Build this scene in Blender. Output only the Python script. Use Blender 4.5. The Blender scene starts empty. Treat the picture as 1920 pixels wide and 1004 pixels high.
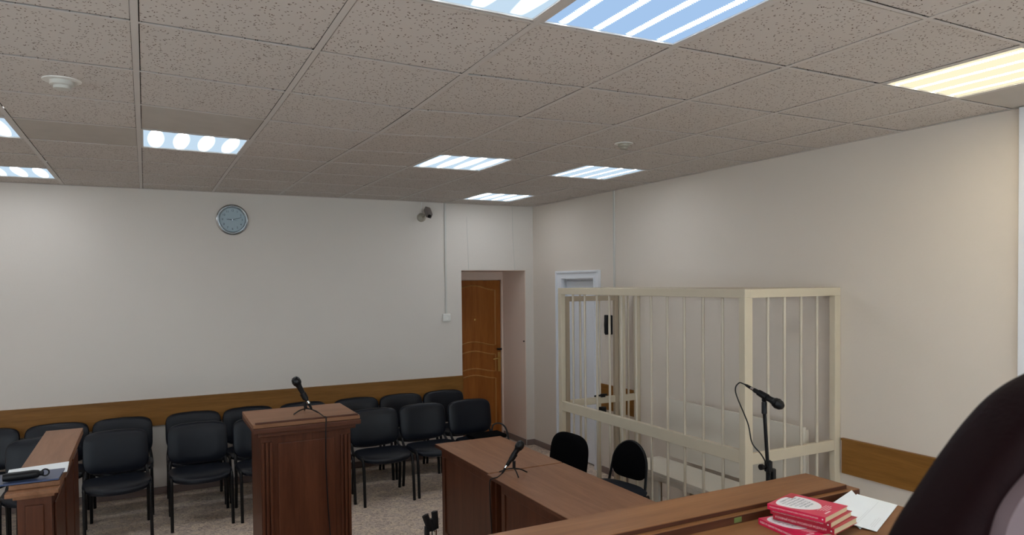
import bpy, bmesh, math, random
from mathutils import Vector, Matrix, noise
random.seed(7)
SC = bpy.context.scene
COL = SC.collection
# ---------------------------------------------------------------- camera
YAW, PITCH, ROLL, CAMZ = 0.4811, -0.0220, -0.0098, 1.93
cy, sy = math.cos(YAW), math.sin(YAW)
f = Vector((sy, cy, 0)); r = Vector((cy, -sy, 0)); u = Vector((0, 0, 1))
cp, sp = math.cos(PITCH), math.sin(PITCH)
f, u = cp*f + sp*u, cp*u - sp*f
c_, s_ = math.cos(ROLL), math.sin(ROLL)
r, u = c_*r + s_*u, c_*u - s_*r
cam = bpy.data.cameras.new('camera'); camo = bpy.data.objects.new('camera', cam); COL.objects.link(camo)
camo.matrix_world = Matrix(((r.x, u.x, -f.x, 0), (r.y, u.y, -f.y, 0), (r.z, u.z, -f.z, CAMZ), (0, 0, 0, 1)))
cam.sensor_fit = 'HORIZONTAL'; cam.sensor_width = 36; cam.lens = 1317.04/1920*36
cam.shift_y = (558.49-502)/1920
cam.clip_start = 0.02
cam.dof.use_dof = True; cam.dof.focus_distance = 4.5; cam.dof.aperture_fstop = 8.0
SC.camera = camo
# ---------------------------------------------------------------- world, exposure
w = bpy.data.worlds.new('world'); SC.world = w; w.use_nodes = True
w.node_tree.nodes['Background'].inputs[0].default_value = (0.80, 0.90, 1.0, 1)
w.node_tree.nodes['Background'].inputs[1].default_value = 4.3
SC.view_settings.view_transform = 'Standard'; SC.view_settings.look = 'None'
SC.cycles.max_bounces = 14; SC.cycles.diffuse_bounces = 8
SC.view_settings.exposure = 0.80; SC.view_settings.gamma = 1.0; SC.view_settings.use_curve_mapping = False
# panel lamps: colour of the diffuser, strength of the diffuser, colour of tubes, strength of tubes
LAMPS = {'cool': ((0.40, 0.60, 0.90), 0.54, (0.93, 0.97, 1.0), 28.0),
         'neutral': ((0.62, 0.80, 0.97), 0.52, (0.97, 0.98, 1.0), 15.5),
         'dim': ((0.62, 0.80, 0.97), 0.52, (0.97, 0.98, 1.0), 9.5),  # neutral lamp turned down to keep the nearby wall less bright
         'warm': ((1.0, 0.90, 0.62), 0.60, (1.0, 0.90, 0.70), 35.0)}

# ---------------------------------------------------------------- materials
def mat(name, col, rough=0.6, metal=0.0, spec=0.5, bump=0, bscale=200, var=0, vscale=3, coat=0):
    m = bpy.data.materials.new(name); m.use_nodes = True
    nt = m.node_tree; b = nt.nodes['Principled BSDF']
    b.inputs['Base Color'].default_value = (*col, 1); b.inputs['Roughness'].default_value = rough
    b.inputs['Metallic'].default_value = metal; b.inputs['Specular IOR Level'].default_value = spec
    b.inputs['Coat Weight'].default_value = coat
    tc = nt.nodes.new('ShaderNodeTexCoord')
    n = nt.nodes.new('ShaderNodeTexNoise'); n.inputs['Scale'].default_value = vscale; n.inputs['Detail'].default_value = 5
    nt.links.new(tc.outputs['Object'], n.inputs['Vector'])
    mx = nt.nodes.new('ShaderNodeMix'); mx.data_type = 'RGBA'
    k = max(var, 0.02)
    mx.inputs[6].default_value = (*[c*(1-k) for c in col], 1); mx.inputs[7].default_value = (*[min(1, c*(1+k)) for c in col], 1)
    nt.links.new(n.outputs['Fac'], mx.inputs[0]); nt.links.new(mx.outputs[2], b.inputs['Base Color'])
    if bump:
        n2 = nt.nodes.new('ShaderNodeTexNoise'); n2.inputs['Scale'].default_value = bscale
        nt.links.new(tc.outputs['Object'], n2.inputs['Vector'])
        bp = nt.nodes.new('ShaderNodeBump'); bp.inputs['Strength'].default_value = bump; bp.inputs['Distance'].default_value = 0.002
        nt.links.new(n2.outputs['Fac'], bp.inputs['Height']); nt.links.new(bp.outputs['Normal'], b.inputs['Normal'])
    return m

def wood(name, dark, light, axis='z', rough=0.4, scale=1.0):
    m = bpy.data.materials.new(name); m.use_nodes = True
    nt = m.node_tree; b = nt.nodes['Principled BSDF']; L = nt.links.new
    b.inputs['Roughness'].default_value = rough; b.inputs['Specular IOR Level'].default_value = 0.22
    tc = nt.nodes.new('ShaderNodeTexCoord'); mp = nt.nodes.new('ShaderNodeMapping')
    s = {'x': (1.2, 14, 14), 'y': (14, 1.2, 14), 'z': (14, 14, 1.2)}[axis]
    mp.inputs['Scale'].default_value = [q*scale for q in s]
    L(tc.outputs['Object'], mp.inputs['Vector'])
    n = nt.nodes.new('ShaderNodeTexNoise'); n.inputs['Scale'].default_value = 1.0; n.inputs['Detail'].default_value = 6
    n.inputs['Distortion'].default_value = 0.6; n.inputs['Roughness'].default_value = 0.6
    L(mp.outputs['Vector'], n.inputs['Vector'])
    n2 = nt.nodes.new('ShaderNodeTexNoise'); n2.inputs['Scale'].default_value = 7.0; n2.inputs['Detail'].default_value = 3
    L(mp.outputs['Vector'], n2.inputs['Vector'])
    ad = nt.nodes.new('ShaderNodeMath'); ad.operation = 'MULTIPLY_ADD'; ad.inputs[1].default_value = 0.3
    L(n2.outputs['Fac'], ad.inputs[0]); L(n.outputs['Fac'], ad.inputs[2])
    cr = nt.nodes.new('ShaderNodeValToRGB')
    cr.color_ramp.elements[0].position = 0.42; cr.color_ramp.elements[0].color = (*dark, 1)
    cr.color_ramp.elements[1].position = 0.86; cr.color_ramp.elements[1].color = (*light, 1)
    L(ad.outputs[0], cr.inputs['Fac']); L(cr.outputs['Color'], b.inputs['Base Color'])
    bp = nt.nodes.new('ShaderNodeBump'); bp.inputs['Strength'].default_value = 0.05; bp.inputs['Distance'].default_value = 0.001
    L(n2.outputs['Fac'], bp.inputs['Height']); L(bp.outputs['Normal'], b.inputs['Normal'])
    return m

def wall_mat(name, col, stain=(0.40, 0.30, 0.22), amt=0.10):
    m = mat(name, col, rough=0.75, spec=0.25, bump=0.25, bscale=60, var=0.03, vscale=1.3)
    return m

def floor_mat():
    m = bpy.data.materials.new('linoleum'); m.use_nodes = True
    nt = m.node_tree; b = nt.nodes['Principled BSDF']; L = nt.links.new
    tc = nt.nodes.new('ShaderNodeTexCoord')
    v = nt.nodes.new('ShaderNodeTexNoise'); v.inputs['Scale'].default_value = 46; v.inputs['Detail'].default_value = 4; v.inputs['Distortion'].default_value = 1.4
    v2 = nt.nodes.new('ShaderNodeTexNoise'); v2.inputs['Scale'].default_value = 11; v2.inputs['Detail'].default_value = 4; v2.inputs['Distortion'].default_value = 1.0
    L(tc.outputs['Object'], v.inputs['Vector']); L(tc.outputs['Object'], v2.inputs['Vector'])
    cr = nt.nodes.new('ShaderNodeValToRGB'); e = cr.color_ramp.elements
    e[0].position = 0.36; e[0].color = (0.33, 0.25, 0.20, 1); e[1].position = 0.62; e[1].color = (0.84, 0.73, 0.60, 1)
    q = cr.color_ramp.elements.new(0.46); q.color = (0.66, 0.56, 0.47, 1)
    L(v.outputs['Fac'], cr.inputs['Fac'])
    cr2 = nt.nodes.new('ShaderNodeValToRGB'); e = cr2.color_ramp.elements
    e[0].position = 0.4; e[0].color = (0.80, 0.76, 0.78, 1); e[1].position = 0.6; e[1].color = (1.0, 0.97, 0.92, 1)
    L(v2.outputs['Fac'], cr2.inputs['Fac'])
    mx = nt.nodes.new('ShaderNodeMix'); mx.data_type = 'RGBA'; mx.blend_type = 'MULTIPLY'; mx.inputs[0].default_value = 1
    L(cr.outputs['Color'], mx.inputs[6]); L(cr2.outputs['Color'], mx.inputs[7])
    L(mx.outputs[2], b.inputs['Base Color']); b.inputs['Roughness'].default_value = 0.38; b.inputs['Specular IOR Level'].default_value = 0.4
    return m

def tile_mat():
    m = bpy.data.materials.new('mineral_tile'); m.use_nodes = True
    nt = m.node_tree; b = nt.nodes['Principled BSDF']; L = nt.links.new
    tc = nt.nodes.new('ShaderNodeTexCoord')
    # short worm marks in two directions: stretched voronoi cells
    outs = []
    for ang, sx, sy_, thr in ((0.7, 58, 125, 0.26), (-0.75, 62, 130, 0.24), (1.75, 60, 125, 0.23)):
        wn = nt.nodes.new('ShaderNodeTexNoise'); wn.inputs['Scale'].default_value = 9; L(tc.outputs['Object'], wn.inputs['Vector'])
        mv = nt.nodes.new('ShaderNodeVectorMath'); mv.operation = 'MULTIPLY_ADD'; mv.inputs[1].default_value = (0.05, 0.05, 0)
        L(wn.outputs['Color'], mv.inputs[0]); L(tc.outputs['Object'], mv.inputs[2])
        mp = nt.nodes.new('ShaderNodeMapping'); mp.vector_type = 'TEXTURE'; mp.inputs['Rotation'].default_value = (0, 0, ang); mp.inputs['Scale'].default_value = (1/sx, 1/sy_, 1)
        L(mv.outputs[0], mp.inputs['Vector'])
        vo = nt.nodes.new('ShaderNodeTexVoronoi'); vo.voronoi_dimensions = '2D'; vo.inputs['Scale'].default_value = 1.0
        L(mp.outputs['Vector'], vo.inputs['Vector'])
        # only some cells carry a mark
        sepc = nt.nodes.new('ShaderNodeSeparateColor'); L(vo.outputs['Color'], sepc.inputs[0])
        gt = nt.nodes.new('ShaderNodeMath'); gt.operation = 'LESS_THAN'; gt.inputs[1].default_value = 0.085; L(sepc.outputs[0], gt.inputs[0])
        lt = nt.nodes.new('ShaderNodeMath'); lt.operation = 'LESS_THAN'; lt.inputs[1].default_value = thr; L(vo.outputs['Distance'], lt.inputs[0])
        mu = nt.nodes.new('ShaderNodeMath'); mu.operation = 'MULTIPLY'; L(gt.outputs[0], mu.inputs[0]); L(lt.outputs[0], mu.inputs[1])
        outs.append(mu)
    a1 = nt.nodes.new('ShaderNodeMath'); a1.operation = 'MAXIMUM'; L(outs[0].outputs[0], a1.inputs[0]); L(outs[1].outputs[0], a1.inputs[1])
    a2 = nt.nodes.new('ShaderNodeMath'); a2.operation = 'MAXIMUM'; L(a1.outputs[0], a2.inputs[0]); L(outs[2].outputs[0], a2.inputs[1])
    n = nt.nodes.new('ShaderNodeTexNoise'); n.inputs['Scale'].default_value = 1.1; n.inputs['Detail'].default_value = 3; L(tc.outputs['Object'], n.inputs['Vector'])
    base = nt.nodes.new('ShaderNodeMix'); base.data_type = 'RGBA'
    base.inputs[6].default_value = (*TILE_A, 1); base.inputs[7].default_value = (*TILE_B, 1); L(n.outputs['Fac'], base.inputs[0])
    mx = nt.nodes.new('ShaderNodeMix'); mx.data_type = 'RGBA'; L(a2.outputs[0], mx.inputs[0]); L(base.outputs[2], mx.inputs[6])
    mx.inputs[7].default_value = (0.12, 0.08, 0.055, 1)
    L(mx.outputs[2], b.inputs['Base Color']); b.inputs['Roughness'].default_value = 0.9; b.inputs['Specular IOR Level'].default_value = 0.1
    bp = nt.nodes.new('ShaderNodeBump'); bp.invert = True; bp.inputs['Strength'].default_value = 0.5; bp.inputs['Distance'].default_value = 0.003
    L(a2.outputs[0], bp.inputs['Height']); L(bp.outputs['Normal'], b.inputs['Normal'])
    return m

def lamp_mat(name, kind, blob=False):
    """prismatic diffuser lit by four tubes behind it"""
    dc, ds, tcx, ts = LAMPS[kind]
    m = bpy.data.materials.new(name); m.use_nodes = True
    nt = m.node_tree; nt.nodes.clear(); L = nt.links.new
    out = nt.nodes.new('ShaderNodeOutputMaterial'); em = nt.nodes.new('ShaderNodeEmission')
    tc = nt.nodes.new('ShaderNodeTexCoord'); sep = nt.nodes.new('ShaderNodeSeparateXYZ'); L(tc.outputs['Object'], sep.inputs[0])
    # four tubes at x = +-.07, +-.21 : distance to nearest in a period of .14
    ad = nt.nodes.new('ShaderNodeMath'); ad.operation = 'ADD'; ad.inputs[1].default_value = 0.28; L(sep.outputs['X'], ad.inputs[0])
    if blob is False:   # ribbed look of the prismatic sheet
        wv = nt.nodes.new('ShaderNodeMath'); wv.operation = 'MULTIPLY'; wv.inputs[1].default_value = 620; L(sep.outputs['Y'], wv.inputs[0])
        sn = nt.nodes.new('ShaderNodeMath'); sn.operation = 'SINE'; L(wv.outputs[0], sn.inputs[0])
        am = nt.nodes.new('ShaderNodeMath'); am.operation = 'MULTIPLY_ADD'; am.inputs[1].default_value = 0.006; L(sn.outputs[0], am.inputs[0]); L(ad.outputs[0], am.inputs[2])
        ad = am
    mo = nt.nodes.new('ShaderNodeMath'); mo.operation = 'PINGPONG'; mo.inputs[1].default_value = 0.07; L(ad.outputs[0], mo.inputs[0])
    mr = nt.nodes.new('ShaderNodeMapRange'); mr.interpolation_type = 'SMOOTHSTEP'
    if blob: mr.inputs['From Min'].default_value = 0.022; mr.inputs['From Max'].default_value = 0.044
    else: mr.inputs['From Min'].default_value = 0.056; mr.inputs['From Max'].default_value = 0.066
    if blob:      # soft tube ends: the bright band narrows towards both ends
        y2 = nt.nodes.new('ShaderNodeMath'); y2.operation = 'MULTIPLY'; L(sep.outputs['Y'], y2.inputs[0]); L(sep.outputs['Y'], y2.inputs[1])
        yk = nt.nodes.new('ShaderNodeMath'); yk.operation = 'MULTIPLY_ADD'; yk.inputs[1].default_value = -0.30; L(y2.outputs[0], yk.inputs[0]); L(mo.outputs[0], yk.inputs[2])
        mo = yk
    L(mo.outputs[0], mr.inputs['Value'])
    ab = nt.nodes.new('ShaderNodeMath'); ab.operation = 'ABSOLUTE'; L(sep.outputs['Y'], ab.inputs[0])
    me = nt.nodes.new('ShaderNodeMapRange'); me.inputs['From Min'].default_value = 0.275 if not blob else 0.272; me.inputs['From Max'].default_value = 0.262 if not blob else 0.245
    L(ab.outputs[0], me.inputs['Value'])
    mu = nt.nodes.new('ShaderNodeMath'); mu.operation = 'MULTIPLY'; L(mr.outputs[0], mu.inputs[0]); L(me.outputs[0], mu.inputs[1])
    mxc = nt.nodes.new('ShaderNodeMix'); mxc.data_type = 'RGBA'; L(mu.outputs[0], mxc.inputs[0])
    mxc.inputs[6].default_value = (*dc, 1); mxc.inputs[7].default_value = (*tcx, 1)
    st = nt.nodes.new('ShaderNodeMapRange'); L(mu.outputs[0], st.inputs['Value']); st.inputs['To Min'].default_value = ds
    st.inputs['To Max'].default_value = ts*(0.62 if blob else 1.0)
    L(mxc.outputs[2], em.inputs['Color']); L(st.outputs[0], em.inputs['Strength']); L(em.outputs[0], out.inputs['Surface'])
    return m

TILE_A = (0.58, 0.54, 0.505); TILE_B = (0.64, 0.595, 0.56)
M = {}
M['wall'] = wall_mat('wall_paint', (0.66, 0.612, 0.560))
M['wall_right'] = wall_mat('wall_paint_right', (0.68, 0.612, 0.54))
M['reveal'] = wall_mat('reveal_plaster', (0.74, 0.60, 0.51))
M['floor'] = floor_mat(); M['tile'] = tile_mat()
M['grid'] = mat('grid_enamel', (0.60, 0.565, 0.535), rough=0.5)
M['plaintile'] = mat('plain_tile', (0.52, 0.485, 0.445), rough=0.9, spec=0.1, var=0.08, vscale=9)
M['void'] = mat('ceiling_void', (0.02, 0.018, 0.015), rough=1)
M['board'] = wood('oak_board', (0.175, 0.075, 0.014), (0.29, 0.135, 0.034), 'x')
M['board_y'] = wood('oak_board_side', (0.175, 0.075, 0.014), (0.29, 0.135, 0.034), 'y')
M['door'] = wood('door_oak', (0.24, 0.072, 0.012), (0.38, 0.135, 0.028), 'z', rough=0.35)
M['door_mould'] = wood('door_moulding', (0.36, 0.16, 0.045), (0.50, 0.25, 0.08), 'z', rough=0.35)
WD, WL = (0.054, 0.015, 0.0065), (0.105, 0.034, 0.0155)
M['wal_z'] = wood('walnut_upright', WD, WL, 'z'); M['wal_lit_x'] = wood('walnut_lit_across', (0.175, 0.075, 0.034), (0.29, 0.140, 0.074), 'x')
M['wal_lit_y'] = wood('walnut_lit_along', (0.175, 0.075, 0.034), (0.29, 0.140, 0.074), 'y')  # walnut for tops: the light falling on them is put into the paler colour
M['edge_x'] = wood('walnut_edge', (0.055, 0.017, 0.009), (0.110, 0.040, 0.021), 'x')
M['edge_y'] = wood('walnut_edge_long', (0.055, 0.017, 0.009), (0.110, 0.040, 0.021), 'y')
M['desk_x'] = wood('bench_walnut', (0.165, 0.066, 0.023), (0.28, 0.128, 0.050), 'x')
M['leather'] = mat('black_leatherette', (0.0030, 0.0046, 0.0095), rough=0.36, spec=0.30, bump=0.15, bscale=300)
M['fabric'] = mat('black_cloth', (0.003, 0.003, 0.0035), rough=0.95, spec=0.05, bump=0.3, bscale=500)
M['seatfab'] = mat('black_seat_cloth', (0.008, 0.010, 0.016), rough=0.8, spec=0.2, bump=0.3, bscale=500)
M['tube'] = mat('black_steel', (0.005, 0.005, 0.006), rough=0.38, spec=0.3)
M['plastic'] = mat('black_plastic', (0.005, 0.005, 0.006), rough=0.45, spec=0.3)
M['chrome'] = mat('chrome', (0.75, 0.77, 0.78), rough=0.18, metal=1)
M['silver'] = mat('silver_rim', (0.55, 0.58, 0.60), rough=0.25, metal=0.9)
M['brass'] = mat('brass', (0.72, 0.50, 0.18), rough=0.25, metal=1)
M['cage'] = mat('cage_enamel', (0.575, 0.505, 0.385), rough=0.42, var=0.05, vscale=8)
M['bar'] = mat('bar_enamel', (0.53, 0.465, 0.37), rough=0.42, var=0.05, vscale=8)
M['cream'] = mat('cream_panel', (0.62, 0.575, 0.50), rough=0.5)
M['brownsteel'] = mat('taupe_enamel', (0.36, 0.29, 0.21), rough=0.45)
M['white'] = mat('white_paint', (0.74, 0.76, 0.80), rough=0.45)
M['whiteplastic'] = mat('white_plastic', (0.74, 0.73, 0.69), rough=0.4)
M['conduit'] = mat('conduit_plastic', (0.55, 0.54, 0.50), rough=0.5)
M['base'] = mat('skirting_paint', (0.20, 0.145, 0.13), rough=0.5)
M['paper'] = mat('paper', (0.80, 0.84, 0.86), rough=0.8)
M['print'] = mat('print_ink', (0.60, 0.63, 0.65), rough=0.8)
M['red'] = mat('red_cover', (0.66, 0.010, 0.070), rough=0.30, coat=0.3)
M['darkred'] = mat('dark_red_cover', (0.46, 0.008, 0.036), rough=0.30, coat=0.3)
M['coverwhite'] = mat('cover_white', (0.82, 0.80, 0.80), rough=0.35)
M['lettering'] = mat('pale_lettering', (0.85, 0.60, 0.60), rough=0.4)
M['greytext'] = mat('grey_lettering', (0.22, 0.26, 0.28), rough=0.5)
M['pages'] = mat('page_block', (0.62, 0.50, 0.31), rough=0.85, bump=0.4, bscale=900)
M['navy'] = mat('navy_folder', (0.035, 0.055, 0.13), rough=0.30)
M['clockface'] = mat('clock_dial', (0.33, 0.42, 0.47), rough=0.4)
M['ink'] = mat('dial_ink', (0.03, 0.04, 0.055), rough=0.5)
M['cctv'] = mat('camera_housing', (0.20, 0.175, 0.165), rough=0.4)
M['cctvbase'] = mat('camera_mount', (0.36, 0.33, 0.27), rough=0.4)
M['burg'] = mat('burgundy_leather', (0.0075, 0.0020, 0.0024), rough=0.7, spec=0.06, bump=0.2, bscale=150)
M['mauve'] = mat('mauve_upholstery', (0.13, 0.088, 0.095), rough=0.8)
M['green'] = mat('green_sticker', (0.14, 0.19, 0.05), rough=0.6)
M['glass'] = mat('window_glass', (1, 1, 1), rough=0.02)
def glassify(m):
    nt = m.node_tree; o = nt.nodes['Material Output']; t = nt.nodes.new('ShaderNodeBsdfTransparent'); t.inputs[0].default_value = (0.94, 0.97, 0.97, 1)
    g = nt.nodes.new('ShaderNodeBsdfGlossy'); g.inputs['Roughness'].default_value = 0.02
    mx = nt.nodes.new('ShaderNodeMixShader'); mx.inputs[0].default_value = 0.06
    nt.links.new(t.outputs[0], mx.inputs[1]); nt.links.new(g.outputs[0], mx.inputs[2]); nt.links.new(mx.outputs[0], o.inputs['Surface'])
glassify(M['glass'])

# ---------------------------------------------------------------- helpers
def box(bm, x0, x1, y0, y1, z0, z1, bev=0.0, rot=None, piv=None):
    vs = [bm.verts.new((x, y, z)) for z in (z0, z1) for y in (y0, y1) for x in (x0, x1)]
    fs = [bm.faces.new([vs[i] for i in q]) for q in ((0, 2, 3, 1), (4, 5, 7, 6), (0, 1, 5, 4), (2, 6, 7, 3), (0, 4, 6, 2), (1, 3, 7, 5))]
    if rot is not None:
        bmesh.ops.rotate(bm, verts=vs, cent=piv or (0, 0, 0), matrix=rot)
    if bev:
        es = list({e for f_ in fs for e in f_.edges})
        bmesh.ops.bevel(bm, geom=es, offset=bev, segments=2, profile=0.5, affect='EDGES')
    return vs

def frames(pts):
    ts = []
    n = len(pts)
    for i in range(n):
        a = pts[max(i-1, 0)]; b = pts[min(i+1, n-1)]
        ts.append((b-a).normalized())
    ref = Vector((0, 0, 1)) if abs(ts[0].z) < 0.9 else Vector((1, 0, 0))
    nrm = ts[0].cross(ref).normalized(); out = []
    for i, t in enumerate(ts):
        nrm = (nrm - t*nrm.dot(t)).normalized()
        out.append((t, nrm, t.cross(nrm)))
    return out

def tube(bm, pts, r, seg=10, r2=None, cap=True):
    """swept tube, r may be a list; r2 gives an oval section"""
    pts = [Vector(p_) for p_ in pts]; fr = frames(pts); rings = []
    for i, (p_, (t, a, b)) in enumerate(zip(pts, fr)):
        ra = r[i] if isinstance(r, (list, tuple)) else r
        rb = ra if r2 is None else r2
        rings.append([bm.verts.new(p_ + a*(ra*math.cos(k*2*math.pi/seg)) + b*(rb*math.sin(k*2*math.pi/seg))) for k in range(seg)])
    for q, w_ in zip(rings, rings[1:]):
        for k in range(seg):
            bm.faces.new((q[k], q[(k+1) % seg], w_[(k+1) % seg], w_[k]))
    if cap:
        bm.faces.new(rings[0][::-1]); bm.faces.new(rings[-1])

def smooth_path(pts, n=6):
    pts = [Vector(p_) for p_ in pts]; out = []
    P = [pts[0]*2-pts[1]] + pts + [pts[-1]*2-pts[-2]]
    for i in range(1, len(P)-2):
        for k in range(n):
            t = k/n; a, b, c, d = P[i-1], P[i], P[i+1], P[i+2]
            out.append(0.5*((2*b) + (c-a)*t + (2*a-5*b+4*c-d)*t*t + (3*b-a-3*c+d)*t**3))
    out.append(pts[-1]); return out

def lathe(bm, prof, mtx=None, seg=28):
    """prof = [(radius, height)...] turned about z"""
    rings = []
    for (ra, z) in prof:
        if ra < 1e-5: rings.append([bm.verts.new((0, 0, z))])
        else: rings.append([bm.verts.new((ra*math.cos(k*2*math.pi/seg), ra*math.sin(k*2*math.pi/seg), z)) for k in range(seg)])
    for a, b in zip(rings, rings[1:]):
        for k in range(seg):
            k2 = (k+1) % seg
            if len(a) == 1 and len(b) == 1: continue
            if len(a) == 1: bm.faces.new((a[0], b[k2], b[k]))
            elif len(b) == 1: bm.faces.new((a[k], a[k2], b[0]))
            else: bm.faces.new((a[k], a[k2], b[k2], b[k]))
    if mtx is not None: bmesh.ops.transform(bm, matrix=mtx, verts=[v for q in rings for v in q])

def super_outline(w, h, n=2.0, top=None, bot=None, seg=48):
    """rounded rectangle, exponent top/bot set how square each half is"""
    out = []
    for k in range(seg):
        a = 2*math.pi*k/seg; c, s = math.cos(a), math.sin(a)
        e = (top or n) if s >= 0 else (bot or n)
        out.append((w/2*math.copysign(abs(c)**(2/e), c), h/2*math.copysign(abs(s)**(2/e), s)))
    return out

def pad(bm, outline, rings, fn):
    """rings = (scale, depth) from front centre to back centre; fn maps (u, v, depth) to 3D"""
    prev = None
    for (s, d) in rings:
        if s <= 1e-6: ring = [bm.verts.new(fn(0, 0, d))]
        else: ring = [bm.verts.new(fn(u_*s, v_*s, d)) for (u_, v_) in outline]
        if prev:
            n = len(outline)
            for k in range(n):
                k2 = (k+1) % n
                if len(prev) == 1: bm.faces.new((prev[0], ring[k2], ring[k]))
                elif len(ring) == 1: bm.faces.new((prev[k], prev[k2], ring[0]))
                else: bm.faces.new((prev[k], prev[k2], ring[k2], ring[k]))
        prev = ring

def prism(bm, pts, z0, z1, mtx=None):
    a = [bm.verts.new((x, y, z0)) for x, y in pts]; b = [bm.verts.new((x, y, z1)) for x, y in pts]
    n = len(pts)
    bm.faces.new(a[::-1]); bm.faces.new(b)
    for k in range(n): bm.faces.new((a[k], a[(k+1) % n], b[(k+1) % n], b[k]))
    if mtx is not None: bmesh.ops.transform(bm, matrix=mtx, verts=a+b)

def obj(name, bm, m, parent=None, smooth=False, loc=(0, 0, 0), rotz=0, label=None):
    bmesh.ops.recalc_face_normals(bm, faces=bm.faces)
    me = bpy.data.meshes.new(name); bm.to_mesh(me); bm.free()
    me.materials.append(M[m] if isinstance(m, str) else m)
    if smooth:
        for q in me.polygons: q.use_smooth = True
        me.set_sharp_from_angle(angle=math.radians(40))
    o = bpy.data.objects.new(name, me); COL.objects.link(o)
    o.location = loc; o.rotation_euler = (0, 0, rotz)
    if parent: o.parent = parent
    if label: o['label'] = label
    return o

def thing(name, label, cat, loc=(0, 0, 0), rotz=0, group=None):
    o = bpy.data.objects.new(name, None); o.empty_display_size = 0.05; COL.objects.link(o)
    o.location = loc; o.rotation_euler = (0, 0, rotz); o['label'] = label; o['category'] = cat
    if group: o['group'] = group
    return o

def tag(o, label, cat, group=None):
    o['label'] = label; o['category'] = cat
    if group: o['group'] = group
    return o

def struct(name, bm, m, parent=None, label=None, **k):
    o = obj(name, bm, m, parent, **k)
    if parent is None: o['kind'] = 'structure'
    if label: o['label'] = label
    return o

def copy_tree(o, parent=None):
    c = o.copy(); COL.objects.link(c)
    if parent: c.parent = parent
    for ch in [q for q in COL.objects if q.parent == o]: copy_tree(ch, c)
    return c

def BM(): return bmesh.new()

def text(name, body, size, m, parent, mtx, depth=0.0004, align='CENTER', fit=None):
    cu = bpy.data.curves.new(name, 'FONT'); cu.body = body; cu.size = size; cu.extrude = depth
    cu.align_x = align; cu.align_y = 'CENTER'; cu.resolution_u = 3
    t = bpy.data.objects.new(name, cu); COL.objects.link(t)
    bpy.context.view_layer.update()
    me = bpy.data.meshes.new_from_object(t.evaluated_get(bpy.context.evaluated_depsgraph_get()))
    bpy.data.objects.remove(t); bpy.data.curves.remove(cu)
    me.name = name; xs_ = [v.co.x for v in me.vertices]; kf = 1.0 if fit is None else fit/max(1e-4, max(xs_)-min(xs_))
    me.transform(mtx @ Matrix.Diagonal((kf, 1, 1, 1)))
    me.materials.clear(); me.materials.append(M[m])
    o = bpy.data.objects.new(name, me); COL.objects.link(o); o.parent = parent
    return o

# ---------------------------------------------------------------- the room
XL, XR, YF, YB, H = -3.7, 4.07, -2.6, 7.25, 2.814
GX, GY = -0.0154, 2.6806         # ceiling grid origin (0.6 m modules)
def sag(x, y):
    c = (x-GX)/0.6; q = (y-GY)/0.6
    return -0.040*math.exp(-((c-1.9)/1.15)**2 - ((q-1.6)/2.3)**2)
CZ = lambda x, y: H + sag(x, y)
LIGHT_CELLS = {(0, 3): ('neutral', True), (3, 3): ('neutral', True), (5, 3): ('neutral', False), (5, 6): ('dim', True),
               (-2, 3): ('neutral', True), (-2, 6): ('dim', True), (1, -2): ('neutral', True), (2, -2): ('cool', False),
               (5, -2): ('warm', False), (-5, 3): ('neutral', True), (-5, 6): ('dim', True), (-5, -2): ('neutral', True),
               (-2, -3): ('neutral', True), (1, -6): ('neutral', True), (-3, -7): ('neutral', True), (5, -6): ('warm', False)}

b = BM(); box(b, XL-0.3, XR+0.9, YF-0.3, YB+1.3, -0.08, 0); struct('floor', b, 'floor')
# back wall with its deep door recess
DX0, DX1, DZ = 3.147, 3.965, 2.070
b = BM()
box(b, XL-0.3, DX0, YB, YB+0.68, 0, H+0.3); box(b, DX0, DX1, YB, YB+0.68, DZ, H+0.3)
box(b, DX1, XR+0.9, YB, YB+0.68, 0, H+0.3); box(b, XL-0.3, XR+0.9, YB+0.70, YB+0.80, 0, H+0.3)
wb = struct('wall_back', b, 'wall')
b = BM()  # plaster lining of the recess
box(b, DX1-0.006, DX1+0.001, YB+0.004, YB+0.66, 0.07, DZ-0.001); box(b, DX0+0.001, DX1-0.006, YB+0.004, YB+0.66, DZ-0.006, DZ+0.001)
struct('recess_lining', b, 'reveal', wb, label='stained plaster lining of the recess')
# right wall, opening for the white door
O0, O1, OZ = 5.93, 6.63, 2.0
b = BM()
box(b, XR, XR+0.35, YF-0.3, O0, 0, H+0.3); box(b, XR, XR+0.35, O1, YB, 0, H+0.3); box(b, XR, XR+0.35, O0, O1, OZ, H+0.3)
struct('wall_right', b, 'wall_right')
# left wall with two windows, rear wall
b = BM()
wy = [(0.2, 2.4)]
ys = [YF-0.3] + [q for a in wy for q in a] + [YB]
for i in range(0, len(ys), 2): box(b, XL-0.35, XL, ys[i], ys[i+1], 0, H+0.3)
for a in wy: box(b, XL-0.35, XL, a[0], a[1], 0, 0.85); box(b, XL-0.35, XL, a[0], a[1], 2.3, H+0.3)
struct('wall_left', b, 'wall')
for i, a in enumerate(wy):
    b = BM()
    for (y0, y1, z0, z1) in ((a[0], a[0]+0.07, 0.85, 2.3), (a[1]-0.07, a[1], 0.85, 2.3), (a[0], a[1], 0.85, 0.92), (a[0], a[1], 2.23, 2.3), ((a[0]+a[1])/2-0.04, (a[0]+a[1])/2+0.04, 0.92, 2.23)):
        box(b, XL-0.22, XL-0.16, y0, y1, z0, z1)
    wo = struct('window_%d' % (i+1), b, 'white')
    b = BM(); box(b, XL-0.192, XL-0.186, a[0]+0.07, a[1]-0.07, 0.92, 2.23); obj('window_pane', b, 'glass', wo)
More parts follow.
